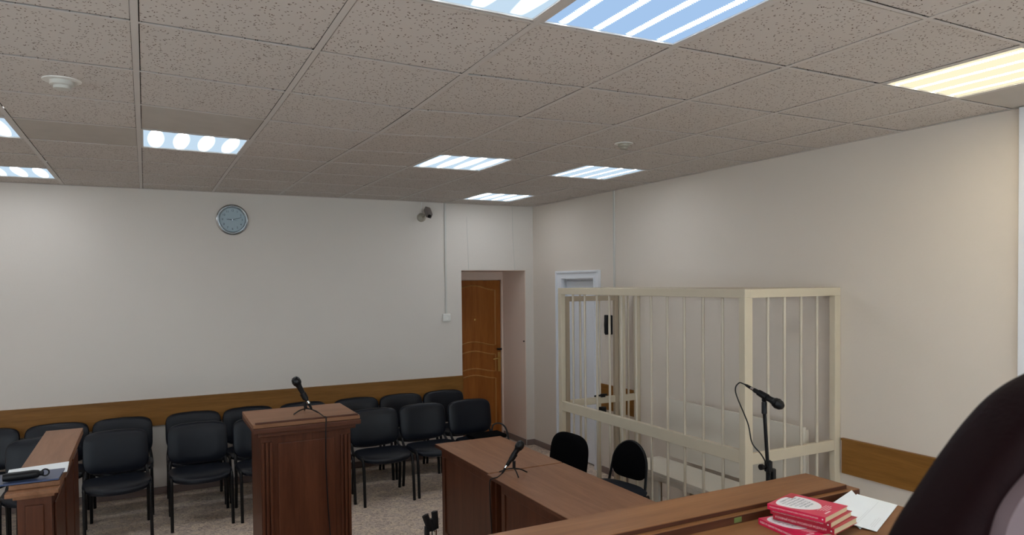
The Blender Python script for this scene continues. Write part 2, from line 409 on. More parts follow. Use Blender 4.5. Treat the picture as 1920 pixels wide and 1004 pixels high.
wx = [(-3.3, -1.2), (-0.7, 1.4), (1.9, 3.9)]  # unseen rear windows, added to bring more daylight onto the ceiling
xs = [XL-0.3] + [q for a in wx for q in a] + [XR+0.35]
b = BM()
for i in range(0, len(xs), 2): box(b, xs[i], xs[i+1], YF-0.3, YF, 0, H+0.3)
for a in wx: box(b, a[0], a[1], YF-0.3, YF, 0, 0.85); box(b, a[0], a[1], YF-0.3, YF, 2.5, H+0.3)
struct('wall_rear', b, 'wall')
for i, a in enumerate(wx):
    b = BM()
    for (x0, x1, z0, z1) in ((a[0], a[0]+0.07, 0.85, 2.5), (a[1]-0.07, a[1], 0.85, 2.5), (a[0]+0.07, a[1]-0.07, 0.85, 0.92), (a[0]+0.07, a[1]-0.07, 2.43, 2.5), ((a[0]+a[1])/2-0.04, (a[0]+a[1])/2+0.04, 0.92, 2.43)):
        box(b, x0, x1, YF-0.2, YF-0.14, z0, z1)
    wo = struct('window_%d' % (i+2), b, 'white')
    b = BM(); box(b, a[0]+0.07, a[1]-0.07, YF-0.174, YF-0.168, 0.92, 2.43); obj('window_pane', b, 'glass', wo)
# ceiling: tiles in their grid, void above
bt, bg, bv, bp_ = BM(), BM(), BM(), BM()
PLAIN = {(0, 2), (-1, 3), (6, -2)}
c0, c1 = -7, 7; r0, r1 = -9, 8
for c in range(c0, c1):
    for q in range(r0, r1):
        if (c, q) in LIGHT_CELLS: continue
        xa, xb = GX+0.6*c+0.0135, GX+0.6*c+0.6-0.0135; ya, yb = GY+0.6*q+0.0135, GY+0.6*q+0.6-0.0135
        if random.random() < 0.75: xa += 0.002
        if random.random() < 0.55: yb -= 0.0025
        xb = min(xb, XR); yb = min(yb, YB)
        if xb-xa < 0.01 or yb-ya < 0.01: continue
        t1, t2 = random.uniform(-0.0010, 0.0012), random.uniform(-0.0010, 0.0012)
        tp = []
        for (x, y, t) in ((xa, ya, t1), (xb, ya, t2), (xb, yb, t1), (xa, yb, t2)): tp.append((x, y, CZ(x, y)+0.0025+t))
        bq = bp_ if (c, q) in PLAIN else bt
        lo = [bq.verts.new(v) for v in tp]; hi = [bq.verts.new((v[0], v[1], v[2]+0.014)) for v in tp]
        bq.faces.new(lo[::-1]); bq.faces.new(hi)
        for k in range(4): bq.faces.new((lo[k], lo[(k+1) % 4], hi[(k+1) % 4], hi[k]))
def strip(bm, pts, dx, dy, th):
    """flat strip following the sagging ceiling"""
    prev = None
    for (x, y) in pts:
        z = CZ(x, y)
        ring = [bm.verts.new(v) for v in ((x-dx, y-dy, z), (x+dx, y+dy, z), (x+dx, y+dy, z+th), (x-dx, y-dy, z+th))]
        if prev:
            for k in range(4): bm.faces.new((prev[k], prev[(k+1) % 4], ring[(k+1) % 4], ring[k]))
        prev = ring
for c in range(c0+1, c1):
    strip(bg, [(GX+0.6*c, YF+0.3*k) for k in range(int((YB-YF)/0.3)+1)] + [(GX+0.6*c, YB)], 0.012, 0, 0.0014)
for q in range(r0+1, r1):
    y = GY+0.6*q
    if YF < y < YB:
        for c in range(c0, c1):
            xa = max(GX+0.6*c+0.0122, XL); xb = min(GX+0.6*c+0.6-0.0122, XR)
            strip(bg, [(xa, y), (xb, y)], 0, 0.0075, 0.0014)
# wall angles round the edge
box(bg, XL, XR, YB-0.020, YB, H-0.001, H+0.001); box(bg, XR-0.020, XR, YF, YB-0.02, H-0.001, H+0.001)
ce = struct('ceiling', bt, 'tile')
struct('ceiling_grid', bg, 'grid', ce)
struct('plain_tiles', bp_, 'plaintile', ce, label='smooth ceiling tiles without worm marks')
box(bv, XL-0.3, XR+0.3, YF-0.3, YB+0.68, H+0.12, H+0.16); struct('ceiling_void', bv, 'void', ce)
# lamps
lm = {(k, bl): lamp_mat('lamp_diffuser_%s' % k + ('_soft' if bl else ''), k, bl) for k in LAMPS for bl in (True, False)}
LL = {(0, 3): 'square ceiling light with four soft tubes, above the clock side of the room',
      (3, 3): 'middle distance ceiling light nearest the wall camera, left of its pair',
      (5, 3): 'ceiling light beside the right wall, in front of the white barred enclosure',
      (5, 6): 'farthest ceiling light, small bright panel near the corner above the wooden door',
      (-2, 3): 'ceiling light cut by the left edge, the nearer of two',
      (-2, 6): 'ceiling light cut by the left edge, close to the back wall',
      (1, -2): 'pale blue ceiling light cut by the top edge, left of the bluer panel',
      (2, -2): 'large blue ceiling light with four sharp tube lines, nearest overhead',
      (5, -2): 'warm cream ceiling light with striped tubes at the right edge'}
for (c, q), (k, bl) in LIGHT_CELLS.items():
    x, y = GX+0.6*c+0.3, GY+0.6*q+0.3
    if x > XR or y > YB-0.2: continue
    z = CZ(x, y)
    t = thing('ceiling_light', LL.get((c, q), 'square ceiling light behind the camera'), 'ceiling light', (x, y, z), 0, 'square ceiling lights')
    e = 0.2875
    def lz(px, py): return CZ(x+px, y+py)-z
    b = BM()
    for (xa, xb, ya, yb) in ((-e, -e+0.010, -e, e), (e-0.010, e, -e, e), (-e+0.010, e-0.010, -e, -e+0.010), (-e+0.010, e-0.010, e-0.010, e)):
        lo = [b.verts.new((px, py, lz(px, py)+0.0005)) for px, py in ((xa, ya), (xb, ya), (xb, yb), (xa, yb))]
        hi = [b.verts.new(v.co+Vector((0, 0, 0.05))) for v in lo]
        b.faces.new(lo[::-1]); b.faces.new(hi)
        for n_ in range(4): b.faces.new((lo[n_], lo[(n_+1) % 4], hi[(n_+1) % 4], hi[n_]))
    obj('frame', b, 'grid', t)
    b = BM(); g = 0.2775
    vs = [b.verts.new((px, py, lz(px, py)+0.006)) for px, py in ((-g, -g), (-g, g), (g, g), (g, -g))]
    hi = [b.verts.new(v.co+Vector((0, 0, 0.003))) for v in vs]
    b.faces.new(vs); b.faces.new(hi[::-1])
    for n_ in range(4): b.faces.new((vs[n_], vs[(n_+1) % 4], hi[(n_+1) % 4], hi[n_]))
    obj('diffuser', b, lm[(k, bl)], t)
    b = BM(); box(b, -0.285, 0.285, -0.285, 0.285, 0.060, 0.064); obj('housing', b, 'grid', t)
# trims
b = BM(); box(b, XL, DX0, YB-0.018, YB, 0.640, 0.872); box(b, XL, DX0, YB-0.026, YB, 0.872, 0.886)
struct('trim_1', b, 'board', label='oak protective board along the back wall')
b = BM(); box(b, XR-0.018, XR, 1.75, 3.085, 0.650, 0.868); box(b, XR-0.026, XR, 1.75, 3.085, 0.868, 0.882)
struct('trim_2', b, 'board_y', label='oak protective board on the right wall beside the cage')
b = BM(); box(b, XR-0.018, XR, 5.27, 5.855, 0.650, 0.900)
struct('trim_3', b, 'board_y', label='short oak board on the right wall behind the cage')
b = BM(); box(b, XR-0.03, XR, 1.72, 2.03, 0.0, H-0.002, 0.003)
struct('trim_4', b, 'white', label='white painted upright at the right end of the wall')
b = BM(); box(b, XL, DX0, YB-0.014, YB, 0, 0.065, 0.003); box(b, DX1, XR-0.0005, YB-0.014, YB, 0, 0.065, 0.003); box(b, DX1-0.015, DX1-0.0065, YB+0.0, YB+0.60, 0, 0.07, 0.003)
struct('baseboard_back', b, 'base')
b = BM(); box(b, XR-0.014, XR, 6.705, YB-0.014, 0, 0.065, 0.003); box(b, XR-0.014, XR, 5.27, 5.85, 0, 0.065, 0.003); box(b, XR-0.014, XR, YF, 1.70, 0, 0.065, 0.003); box(b, XR-0.014, XR, 2.04, 3.08, 0, 0.065, 0.003)
struct('baseboard_right', b, 'base')

# wooden door in the recess
DY = 7.85
b = BM(); box(b, 3.185, 3.932, DY, DY+0.045, 0.015, 1.955, 0.002)
dr = struct('door_1', b, 'door', label='brown oak entrance door with wavy panels in the deep recess')
b = BM(); box(b, DX0+0.001, 3.180, DY-0.02, DY+0.07, 0, 2.063); box(b, 3.937, DX1-0.007, DY-0.02, DY+0.07, 0, 2.063); box(b, 3.180, 3.937, DY-0.02, DY+0.07, 1.960, 2.063)
struct('door_frame', b, 'reveal', dr)
def wavy(x0, x1, zb, zt, amp_t, amp_b):
    pts = []
    n = 18
    for k in range(n+1):
        t = k/n; pts.append((x0+(x1-x0)*t, zt + amp_t*(0.5-0.5*math.cos(2*math.pi*t))))
    for k in range(n+1):
        t = 1-k/n; pts.append((x0+(x1-x0)*t, zb + amp_b*(0.5-0.5*math.cos(2*math.pi*t))))
    return pts
for (zb, zt, at, ab) in ((1.150, 1.835, 0.06, 0.05), (0.825, 1.035, 0.05, 0.045), (0.165, 0.738, 0.05, 0.0)):
    pts = wavy(3.255, 3.857, zb, zt, at, ab); pts.append(pts[0])
    b = BM(); tube(b, [(x, DY-0.001, z) for x, z in pts], 0.0085, 6, cap=False)
    obj('door_moulding', b, 'door_mould', dr, smooth=True)
b = BM(); box(b, 3.885, 3.925, DY-0.008, DY, 0.815, 1.060, 0.003); hd = obj('lock_plate', b, 'brass', dr)
b = BM(); tube(b, [(3.905, DY-0.005, 0.985), (3.905, DY-0.05, 0.985)], 0.008); tube(b, smooth_path([(3.905, DY-0.048, 0.985), (3.87, DY-0.052, 0.988), (3.80, DY-0.046, 0.978)]), 0.008)
obj('door_handle', b, 'brass', hd, smooth=True)
b = BM(); lathe(b, [(0, 0), (0.012, 0), (0.012, 0.006), (0, 0.006)], Matrix.Translation((3.578, DY, 1.473)) @ Matrix.Rotation(math.pi/2, 4, 'X'), 14); obj('peephole', b, 'brass', dr)
b = BM(); box(b, 3.875, 3.935, DY-0.030, DY, 1.085, 1.108, 0.004); obj('door_latch', b, 'tube', dr)

# white door on the right wall
b = BM(); box(b, XR+0.050, XR+0.090, O0+0.031, O1-0.031, 0.012, 1.935, 0.002); d2 = struct('door_2', b, 'white', label='plain white door behind the cage')
b = BM()
for (y0, y1, z0, z1) in ((5.862, 5.965, 0, 2.045), (6.57, 6.700, 0, 2.045), (5.965, 6.57, 1.955, 2.045)):
    box(b, XR-0.018, XR, y0, y1, z0, z1); 
for (y0, y1, z0, z1) in ((5.862, 5.885, 0, 2.0455), (6.677, 6.700, 0, 2.0455), (5.885, 6.677, 2.022, 2.0455)):
    box(b, XR-0.032, XR-0.018, y0, y1, z0, z1, 0.004)
for (y0, y1, z0, z1) in ((5.945, 5.960, 0, 1.975), (6.575, 6.590, 0, 1.975), (5.960, 6.575, 1.960, 1.975)):
    box(b, XR-0.028, XR-0.018, y0, y1, z0, z1, 0.003)
struct('door_casing', b, 'white', d2)
b = BM(); box(b, XR, XR+0.24, O0, O0+0.028, 0, OZ); box(b, XR, XR+0.24, O1-0.028, O1, 0, OZ); box(b, XR+0.06, XR+0.24, O0+0.028, O1-0.028, 1.938, OZ)
struct('door_jamb', b, 'white', d2)
b = BM(); box(b, XR+0.26, XR+0.34, O0, O1, 0, OZ); struct('door_light_stop', b, 'void', d2)  # unseen dark panel added to stop outside light leaking past the door
b = BM(); box(b, XR+0.046, XR+0.05, 6.545, 6.580, 0.86, 1.06, 0.002); tube(b, [(XR+0.05, 6.562, 1.0), (XR+0.01, 6.562, 1.0), (XR+0.008, 6.50, 1.0)], 0.009); tube(b, [(XR+0.05, 6.562, 1.13), (XR+0.03, 6.562, 1.13)], 0.014)
obj('door_handle', b, 'plastic', d2, smooth=True)

# ---------------------------------------------------------------- things on the walls and ceiling
# conduits
t = thing('cable_conduit', 'grey plastic cable conduit running down the back wall to a socket', 'conduit', (2.955, YB, 0))
b = BM(); box(b, -0.010, 0.010, -0.016, 0, 1.59, H-0.002, 0.002); obj('channel', b, 'conduit', t)
tag(obj('cable_conduit', (lambda q: (box(q, -0.014, 0, -0.011, 0.011, 0.95, H-0.002, 0.002), q)[1])(BM()), 'conduit', None, loc=(XR, 5.62, 0)),
    'thin pale cable conduit down the right wall beside the white door', 'conduit')
t = thing('wall_socket', 'small white socket box at the foot of the conduit on the back wall', 'socket', (2.955, YB, 1.545))
b = BM(); box(b, -0.043, 0.043, -0.035, 0, -0.040, 0.042, 0.005); obj('box', b, 'whiteplastic', t)
b = BM(); lathe(b, [(0.024, 0), (0.026, 0.003), (0.022, 0.004), (0.02, 0.001), (0, 0.001)], Matrix.Translation((0, -0.035, 0)) @ Matrix.Rotation(math.pi/2, 4, 'X')); obj('outlet', b, 'whiteplastic', t, smooth=True)
b = BM(); tube(b, smooth_path([(3.219, YB-0.002, H-0.15), (3.224, YB-0.002, 2.45), (3.232, YB-0.002, 2.25), (3.235, YB-0.002, 2.075)]), 0.0018, 5)
tag(obj('thin_wire', b, 'conduit', None), 'thin grey wire above the left half of the recess', 'wire')
b = BM(); tube(b, smooth_path([(3.797, YB-0.002, H-0.004), (3.800, YB-0.002, 2.5), (3.815, YB-0.002, 2.25), (3.822, YB-0.002, 2.075)]), 0.0022, 5)
tag(obj('thin_wire', b, 'conduit', None), 'thin grey wire above the right half of the recess, reaching the ceiling', 'wire')
# hook in recess side
b = BM(); tube(b, [(XR-0.11, YB+0.03, 1.23), (XR-0.125, YB+0.03, 1.23)], 0.008, 8); tag(obj('wall_peg', b, 'plastic', None), 'tiny dark peg on the side of the door recess', 'peg')
# clock
t = thing('wall_clock', 'round chrome rimmed wall clock with pale blue dial on the back wall', 'clock', (0.755, YB, 2.556))
RX = Matrix.Rotation(math.pi/2, 4, 'X')
b = BM(); lathe(b, [(0.0, 0.0), (0.142, 0.0), (0.148, 0.012), (0.146, 0.028), (0.136, 0.036), (0.128, 0.030), (0.122, 0.036), (0.116, 0.030), (0.113, 0.020), (0.113, 0.014), (0, 0.014)], RX, 48); obj('case', b, 'silver', t, smooth=True)
b = BM(); lathe(b, [(0, 0.015), (0.1125, 0.015), (0.1125, 0.018), (0, 0.018)], RX, 48); dial = obj('dial', b, 'clockface', t)
for k in range(1, 13):
    a = math.radians(90-30*k); x, z = 0.088*math.cos(a), 0.088*math.sin(a)
    text('numeral', str(k), 0.028, 'ink', dial, Matrix.Translation((x, -0.0185, z)) @ Matrix.Rotation(math.pi/2, 4, 'X'))
def hand(ang, L_, w_, tail, y):
    b = BM(); a = math.radians(90-ang); d = Vector((math.cos(a), 0, math.sin(a))); n_ = Vector((-d.z, 0, d.x))
    p_ = [(-tail, w_), (L_*0.85, w_*0.7), (L_, 0.0005), (L_, -0.0005), (L_*0.85, -w_*0.7), (-tail, -w_)]
    a_ = [b.verts.new(d*q+n_*s+Vector((0, y, 0))) for q, s in p_]; c2 = [b.verts.new(v.co+Vector((0, -0.001, 0))) for v in a_]
    b.faces.new(a_); b.faces.new(c2[::-1])
    for k in range(6): b.faces.new((a_[k], a_[(k+1) % 6], c2[(k+1) % 6], c2[k]))
    return b
obj('hour_hand', hand(273, 0.055, 0.0035, 0.012, -0.022), 'ink', t)
obj('minute_hand', hand(74, 0.088, 0.0025, 0.015, -0.024), 'ink', t)
obj('second_hand', hand(103, 0.045, 0.0010, 0.02, -0.026), 'ink', t)
b = BM(); lathe(b, [(0, 0.014), (0.006, 0.014), (0.006, 0.028), (0, 0.028)], RX, 12); obj('hub', b, 'silver', t)
# security camera
t = thing('security_camera', 'small grey security camera on the back wall above the chairs', 'camera', (2.690, YB, 2.655))
b = BM(); lathe(b, [(0, 0), (0.048, 0), (0.048, 0.012), (0.030, 0.028), (0, 0.030)], Matrix.Translation((-0.012, 0, -0.012)) @ RX); obj('mount', b, 'cctvbase', t, smooth=True)
b = BM(); tube(b, [(-0.005, -0.02, -0.01), (0.010, -0.06, 0.015)], 0.012); obj('arm', b, 'cctvbase', t, smooth=True)
mt = Matrix.Translation((0.030, -0.10, 0.040)) @ Matrix.Rotation(math.radians(14), 4, 'Y') @ Matrix.Rotation(math.radians(34), 4, 'X')
b = BM(); box(b, -0.030, 0.030, -0.09, 0.07, -0.028, 0.030, 0.008); bmesh.ops.transform(b, matrix=mt, verts=b.verts); obj('housing', b, 'cctv', t)
b = BM(); lathe(b, [(0, 0), (0.020, 0), (0.020, 0.004), (0, 0.004)], mt @ Matrix.Translation((0, -0.088, -0.002)) @ RX); obj('lens', b, 'plastic', t)
b = BM(); tube(b, smooth_path([(-0.005, -0.012, 0.0), (-0.012, -0.006, 0.06), (-0.008, -0.006, 0.155)]), 0.004, 6); obj('cable', b, 'whiteplastic', t)
# smoke detectors
for (x, y, s, lb) in ((-0.300, 3.575, 1.0, 'round smoke detector with wide flange on the left of the ceiling'), (2.745, 3.685, 0.80, 'small round smoke detector on the ceiling near the right wall')):
    t = thing('smoke_detector', lb, 'smoke detector', (x, y, CZ(x, y)))
    b = BM(); lathe(b, [(0, 0.001), (0.074*s, 0.001), (0.073*s, -0.003), (0, -0.004)]); obj('flange', b, 'whiteplastic', t, smooth=True)
    b = BM(); lathe(b, [(0, -0.004), (0.046*s, -0.004), (0.046*s, -0.020), (0.040*s, -0.024), (0.032*s, -0.024), (0.032*s, -0.036), (0.022*s, -0.039), (0, -0.039)]); obj('sensor', b, 'cctvbase' if s < 1 else 'conduit', t, smooth=True)
# intercom handset on right wall, seen through the bars
t = thing('wall_intercom', 'black handset fixed on the right wall beyond the cage bars', 'intercom', (XR, 5.72, 1.50))
b = BM(); box(b, -0.028, 0, -0.06, 0.05, -0.095, 0.095, 0.006); obj('base', b, 'plastic', t)
b = BM(); tube(b, smooth_path([(-0.045, -0.02, 0.095), (-0.055, -0.02, 0.0), (-0.045, -0.02, -0.095)]), 0.018, 10); obj('handset', b, 'plastic', t, smooth=True)

# ---------------------------------------------------------------- black visitor chairs
def visitor_chair(label):
    """origin on the floor at centre of the feet, facing -y"""
    t = thing('visitor_chair', label, 'chair')
    out = super_outline(0.475, 0.43, top=5, bot=2.5)
    b = BM()
    pad(b, out, [(0, 0.012), (0.5, 0.012), (0.85, 0.010), (0.96, 0.002), (1.0, -0.014), (0.985, -0.034), (0.90, -0.044), (0, -0.046)],
        lambda u_, v_, d: (u_, v_-0.030+0.0, 0.415+d - 0.020*max(0, (-v_-0.10))/0.12 - 0.0*u_))
    obj('seat', b, 'leather', t, smooth=True)
    out = super_outline(0.470, 0.345, top=6.5, bot=4.0)
    def fb(u_, v_, d):
        z = 0.585+v_-0.30*u_*u_*(1 if v_ > 0 else 0); y = 0.245 + 0.16*(z-0.42) - 0.30*u_*u_*1.0 + 0.02
        return (u_, y - d, z)
    b = BM()
    pad(b, out, [(0, 0.026), (0.6, 0.025), (0.88, 0.022), (0.975, 0.012), (1.0, 0.0), (0.985, -0.012)], fb); bo = obj('backrest', b, 'leather', t, smooth=True)
    b = BM()
    pad(b, out, [(0.99, -0.008), (1.0, -0.014), (0.96, -0.022), (0, -0.026)], fb); obj('back_shell', b, 'plastic', t, smooth=True)
    for s in (-1, 1):
        b = BM(); tube(b, smooth_path([(s*0.222, -0.215, 0.0), (s*0.221, -0.195, 0.25), (s*0.221, -0.170, 0.375), (s*0.222, -0.13, 0.395)], 5), 0.0165, 10, 0.0125); obj('leg', b, 'tube', t, smooth=True)
        b = BM(); tube(b, smooth_path([(s*0.222, 0.225, 0.0), (s*0.221, 0.195, 0.25), (s*0.224, 0.175, 0.385)], 5), 0.0165, 10, 0.0125); obj('leg', b, 'tube', t, smooth=True)
        b = BM(); tube(b, smooth_path([(s*0.225, 0.10, 0.385), (s*0.222, 0.20, 0.395), (s*0.212, 0.268, 0.45), (s*0.195, 0.286, 0.56)], 5), 0.013, 10, 0.009); obj('back_upright', b, 'tube', t, smooth=True)
    b = BM()
    for s in (-1, 1): tube(b, [(s*0.224, -0.14, 0.392), (s*0.222, 0.19, 0.384)], 0.012, 8)
    tube(b, [(-0.224, -0.10, 0.384), (0.224, -0.10, 0.384)], 0.010, 8); tube(b, [(-0.222, 0.16, 0.384), (0.222, 0.16, 0.384)], 0.010, 8)
    obj('seat_frame', b, 'tube', t, smooth=True)
    return t
FR = 'black chairs in the front row'; RR = 'black chairs in the rear row'
front = [(-0.725, 6.23, 0.03, 'front row black chair mostly hidden behind the narrow left barrier'),
         (-0.220, 6.25, 0.05, 'front row black chair directly right of the narrow left barrier'),
         (0.375, 6.27, 0.0, 'front row black chair second from the left barrier, seat fully visible'),
         (0.885, 6.24, 0.0, 'front row black chair half hidden by the left side of the lectern'),
         (1.370, 6.26, 0.0, 'front row black chair hidden behind the lectern, one leg showing'),
         (1.870, 6.13, -0.02, 'front row black chair just right of the lectern'),
         (2.365, 6.15, 0.0, 'front row black chair in the middle right of lectern, behind the far table'),
         (2.865, 6.14, 0.02, 'rightmost front row black chair, in front of the wooden door')]
rear = [(-1.190, 6.83, 0.0, 'rear row black chair cut by the left edge'),
        (-0.690, 6.82, 0.0, 'rear row black chair behind the end of the narrow barrier'),
        (-0.200, 6.83, 0.0, 'rear row black chair behind the first chair right of the barrier'),
        (0.375, 6.83, 0.0, 'rear row black chair behind the fully visible front chair'),
        (0.860, 6.84, 0.0, 'rear row black chair whose top shows just left of the lectern'),
        (1.370, 6.84, 0.0, 'rear row black chair peeking over the lectern behind its microphone'),
        (1.900, 6.83, 0.0, 'rear row black chair just right of the lectern against the board'),
        (2.380, 6.83, 0.0, 'rear row black chair in the middle of the three right of the lectern'),
        (2.862, 6.83, 0.0, 'rightmost rear row black chair beside the wooden door')]
proto = visitor_chair(front[0][3]); n_ = 0
for grp, rows in ((FR, front), (RR, rear)):
    for (x, y, rz, lb) in rows:
        o = proto if n_ == 0 else copy_tree(proto)
        o.location = (x, y, 0); o.rotation_euler = (0, 0, rz); o['label'] = lb; o['group'] = grp; n_ += 1
# bag on the rightmost chair
t = thing('black_bag', 'flat black bag with a looped strap on the rightmost front chair', 'bag', (2.90, 6.12, 0.432))
b = BM(); box(b, -0.17, 0.17, -0.11, 0.10, 0, 0.035, 0.012); obj('body', b, 'fabric', t)
b = BM(); tube(b, smooth_path([(0.10, 0.09, 0.02), (0.13, 0.11, 0.085), (0.19, 0.09, 0.10), (0.225, 0.03, 0.06), (0.235, -0.02, -0.05)]), 0.009, 8, 0.004); obj('strap', b, 'plastic', t, smooth=True)

# ---------------------------------------------------------------- central lectern
t = thing('lectern', 'tall reddish brown wooden lectern with a microphone on top', 'lectern', (0.815, 4.33, 0))
b = BM(); box(b, -0.300, 0.302, -0.225, 0.262, 1.128, 1.150, 0.003); obj('top_board', b, 'wal_lit_x', t)
b = BM(); box(b, -0.288, 0.290, -0.226, -0.210, 1.1495, 1.160, 0.002)
box(b, -0.300, 0.302, -0.245, 0.262, 1.100, 1.128, 0.004); box(b, -0.275, 0.277, -0.222, 0.245, 1.075, 1.100, 0.006); obj('cornice', b, 'edge_x', t)
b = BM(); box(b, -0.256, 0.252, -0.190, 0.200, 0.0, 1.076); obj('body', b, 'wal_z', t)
for s in (-1, 1):
    b = BM(); xc = s*0.222-0.002
    for k in (-1, 0, 1): box(b, xc+k*0.022-0.0075, xc+k*0.022+0.0075, -0.203, -0.190, 0.10, 1.04, 0.003)
    obj('pilaster', b, 'wal_z', t)
b = BM(); box(b, -0.165, 0.160, -0.200, -0.190, 0.12, 1.03, 0.005); obj('front_panel', b, 'wal_z', t)
b = BM(); box(b, -0.266, 0.262, -0.212, 0.210, 0.0, 0.09, 0.004); obj('plinth', b, 'wal_z', t)

def mic_body(parent, base, direction, L=0.17, handle='plastic'):
    """vocal microphone: tail at base, head at base+direction*L"""
    d = Vector(direction).normalized()
    q = d.to_track_quat('Z', 'Y').to_matrix().to_4x4(); mt = Matrix.Translation(base) @ q
    b = BM(); lathe(b, [(0, 0), (0.0105, 0), (0.0115, 0.01), (0.0165, L*0.62), (0.020, L*0.68), (0, L*0.68)], mt, 18); h_ = obj('handle', b, handle, parent, smooth=True)
    b = BM(); lathe(b, [(0.0195, L*0.68), (0.025, L*0.72), (0.0265, L*0.80), (0.0265, L*0.84), (0.0235, L*0.92), (0.014, L*0.985), (0, L)], mt, 20); g_ = obj('grille', b, 'tube', parent, smooth=True)
    b = BM(); lathe(b, [(0.0262, L*0.785), (0.0278, L*0.79), (0.0278, L*0.815), (0.0262, L*0.82)], mt, 20); obj('band', b, 'tube', g_, smooth=True)
    b = BM(); lathe(b, [(0, 0), (0.0095, 0), (0.0095, -0.018), (0, -0.018)], mt, 14); obj('connector', b, 'chrome', parent, smooth=True)
    b = BM(); lathe(b, [(0, -0.018), (0.0085, -0.018), (0.0075, -0.045), (0.004, -0.06), (0, -0.06)], mt, 12); obj('plug', b, 'plastic', parent, smooth=True)
    return Vector(base) - d*0.06
def tripod(parent, at, feet, top, z0):
    at = Vector(at)
    b = BM(); tube(b, [at, Vector(top)], 0.010, 10); obj('holder', b, 'plastic', parent, smooth=True)
    for q in feet:
        q = Vector(q); b = BM(); tube(b, smooth_path([at, at.lerp(q, 0.5)+Vector((0, 0, 0.008)), q+Vector((0, 0, 0.004))], 4), 0.0042, 8); obj('leg', b, 'tube', parent, smooth=True)
# lectern microphone, leaning to upper left
t = thing('lectern_microphone', 'black microphone on a small tripod on the lectern top', 'microphone', (0.835, 4.33, 1.1505))
tripod(t, (0.012, 0.0, 0.028), [(-0.065, -0.03, 0), (0.075, -0.04, 0), (0.02, 0.08, 0)], (0.005, 0, 0.065), 0)
tail = mic_body(t, (0.018, -0.015, 0.075), (-0.42, 0.10, 0.86), 0.165)
b = BM(); lathe(b, [(0.013, 0), (0.0175, 0), (0.0185, 0.04), (0.0145, 0.04)], Matrix.Translation((0.011, -0.013, 0.086)) @ Vector((-0.42, 0.10, 0.86)).to_track_quat('Z', 'Y').to_matrix().to_4x4(), 14); obj('clip', b, 'plastic', t, smooth=True)
b = BM(); tube(b, smooth_path([tail, (0.055, -0.10, 0.022), (0.070, -0.215, 0.010), (0.076, -0.250, 0.004), (0.072, -0.258, -0.08), (0.076, -0.236, -0.30), (0.092, -0.225, -0.62), (0.118, -0.228, -0.95), (0.14, -0.24, -1.142)], 8), 0.0036, 8); obj('cable', b, 'plastic', t, smooth=True)

# ---------------------------------------------------------------- narrow barrier on the left
t = thing('wooden_barrier', 'long narrow wooden barrier with a papers covered top at the left', 'barrier', (-0.48, 4.65, 0))
b = BM(); box(b, -0.105, 0.100, -0.66, 0.75, 0.975, 0.998, 0.003); obj('top_board', b, 'wal_lit_y', t)
b = BM(); box(b, -0.112, 0.100, -0.73, 0.757, 0.955, 0.975, 0.003); box(b, -0.085, 0.080, -0.70, 0.735, 0.935, 0.955, 0.004); obj('cornice', b, 'wal_lit_y', t)
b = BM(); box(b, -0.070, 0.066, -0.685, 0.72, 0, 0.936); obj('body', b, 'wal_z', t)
b = BM(); box(b, -0.038, 0.035, -0.695, -0.685, 0.10, 0.90, 0.004); obj('end_panel', b, 'wal_z', t)
for (y0, y1) in ((-0.60, -0.18), (-0.10, 0.30), (0.36, 0.66)):
    b = BM(); box(b, 0.066, 0.075, y0, y1, 0.10, 0.88, 0.004); obj('side_panel', b, 'wal_z', t)
b = BM(); box(b, -0.080, 0.076, -0.697, 0.73, 0, 0.08, 0.003); obj('plinth', b, 'wal_z', t)
# things lying on it (top at z = .998)
def sheet(pts, z, th, name, m, label, cat, group=None):
    b = BM(); cx = sum(p_[0] for p_ in pts)/len(pts); cyy = sum(p_[1] for p_ in pts)/len(pts)
    prism(b, [(p_[0]-cx, p_[1]-cyy) for p_ in pts], 0, th); return tag(obj(name, b, m, None, loc=(cx, cyy, z)), label, cat, group)
sheet([(-0.615, 4.12), (-0.365, 4.15), (-0.375, 4.38), (-0.63, 4.33)], 0.9985, 0.003, 'paper_sheets', 'paper', 'white sheets under the blue folder on the left barrier', 'papers')
sheet([(-0.665, 3.985), (-0.385, 3.985), (-0.378, 4.20), (-0.668, 4.20)], 1.002, 0.007, 'blue_folder', 'navy', 'glossy dark blue folder lying across the left barrier', 'folder')
t = thing('cylinder_pouch', 'short black cylinder shaped pouch lying on the blue folder', 'pouch', (-0.540, 4.035, 1.0305), 0.06)
b = BM(); lathe(b, [(0, -0.075), (0.018, -0.072), (0.021, -0.05), (0.021, 0.05), (0.018, 0.068), (0.010, 0.075), (0, 0.075)], Matrix.Rotation(math.pi/2, 4, 'Y'), 18); obj('body', b, 'plastic', t, smooth=True)
b = BM(); tube(b, [(0.095+0.016*math.cos(a/12*6.283), 0, 0.002+0.016*math.sin(a/12*6.283)) for a in range(13)], 0.004, 6, cap=False); lathe(b, [(0.011, 0.07), (0.013, 0.085), (0.008, 0.09)], Matrix.Rotation(math.pi/2, 4, 'Y'), 12); obj('ring', b, 'plastic', t, smooth=True)

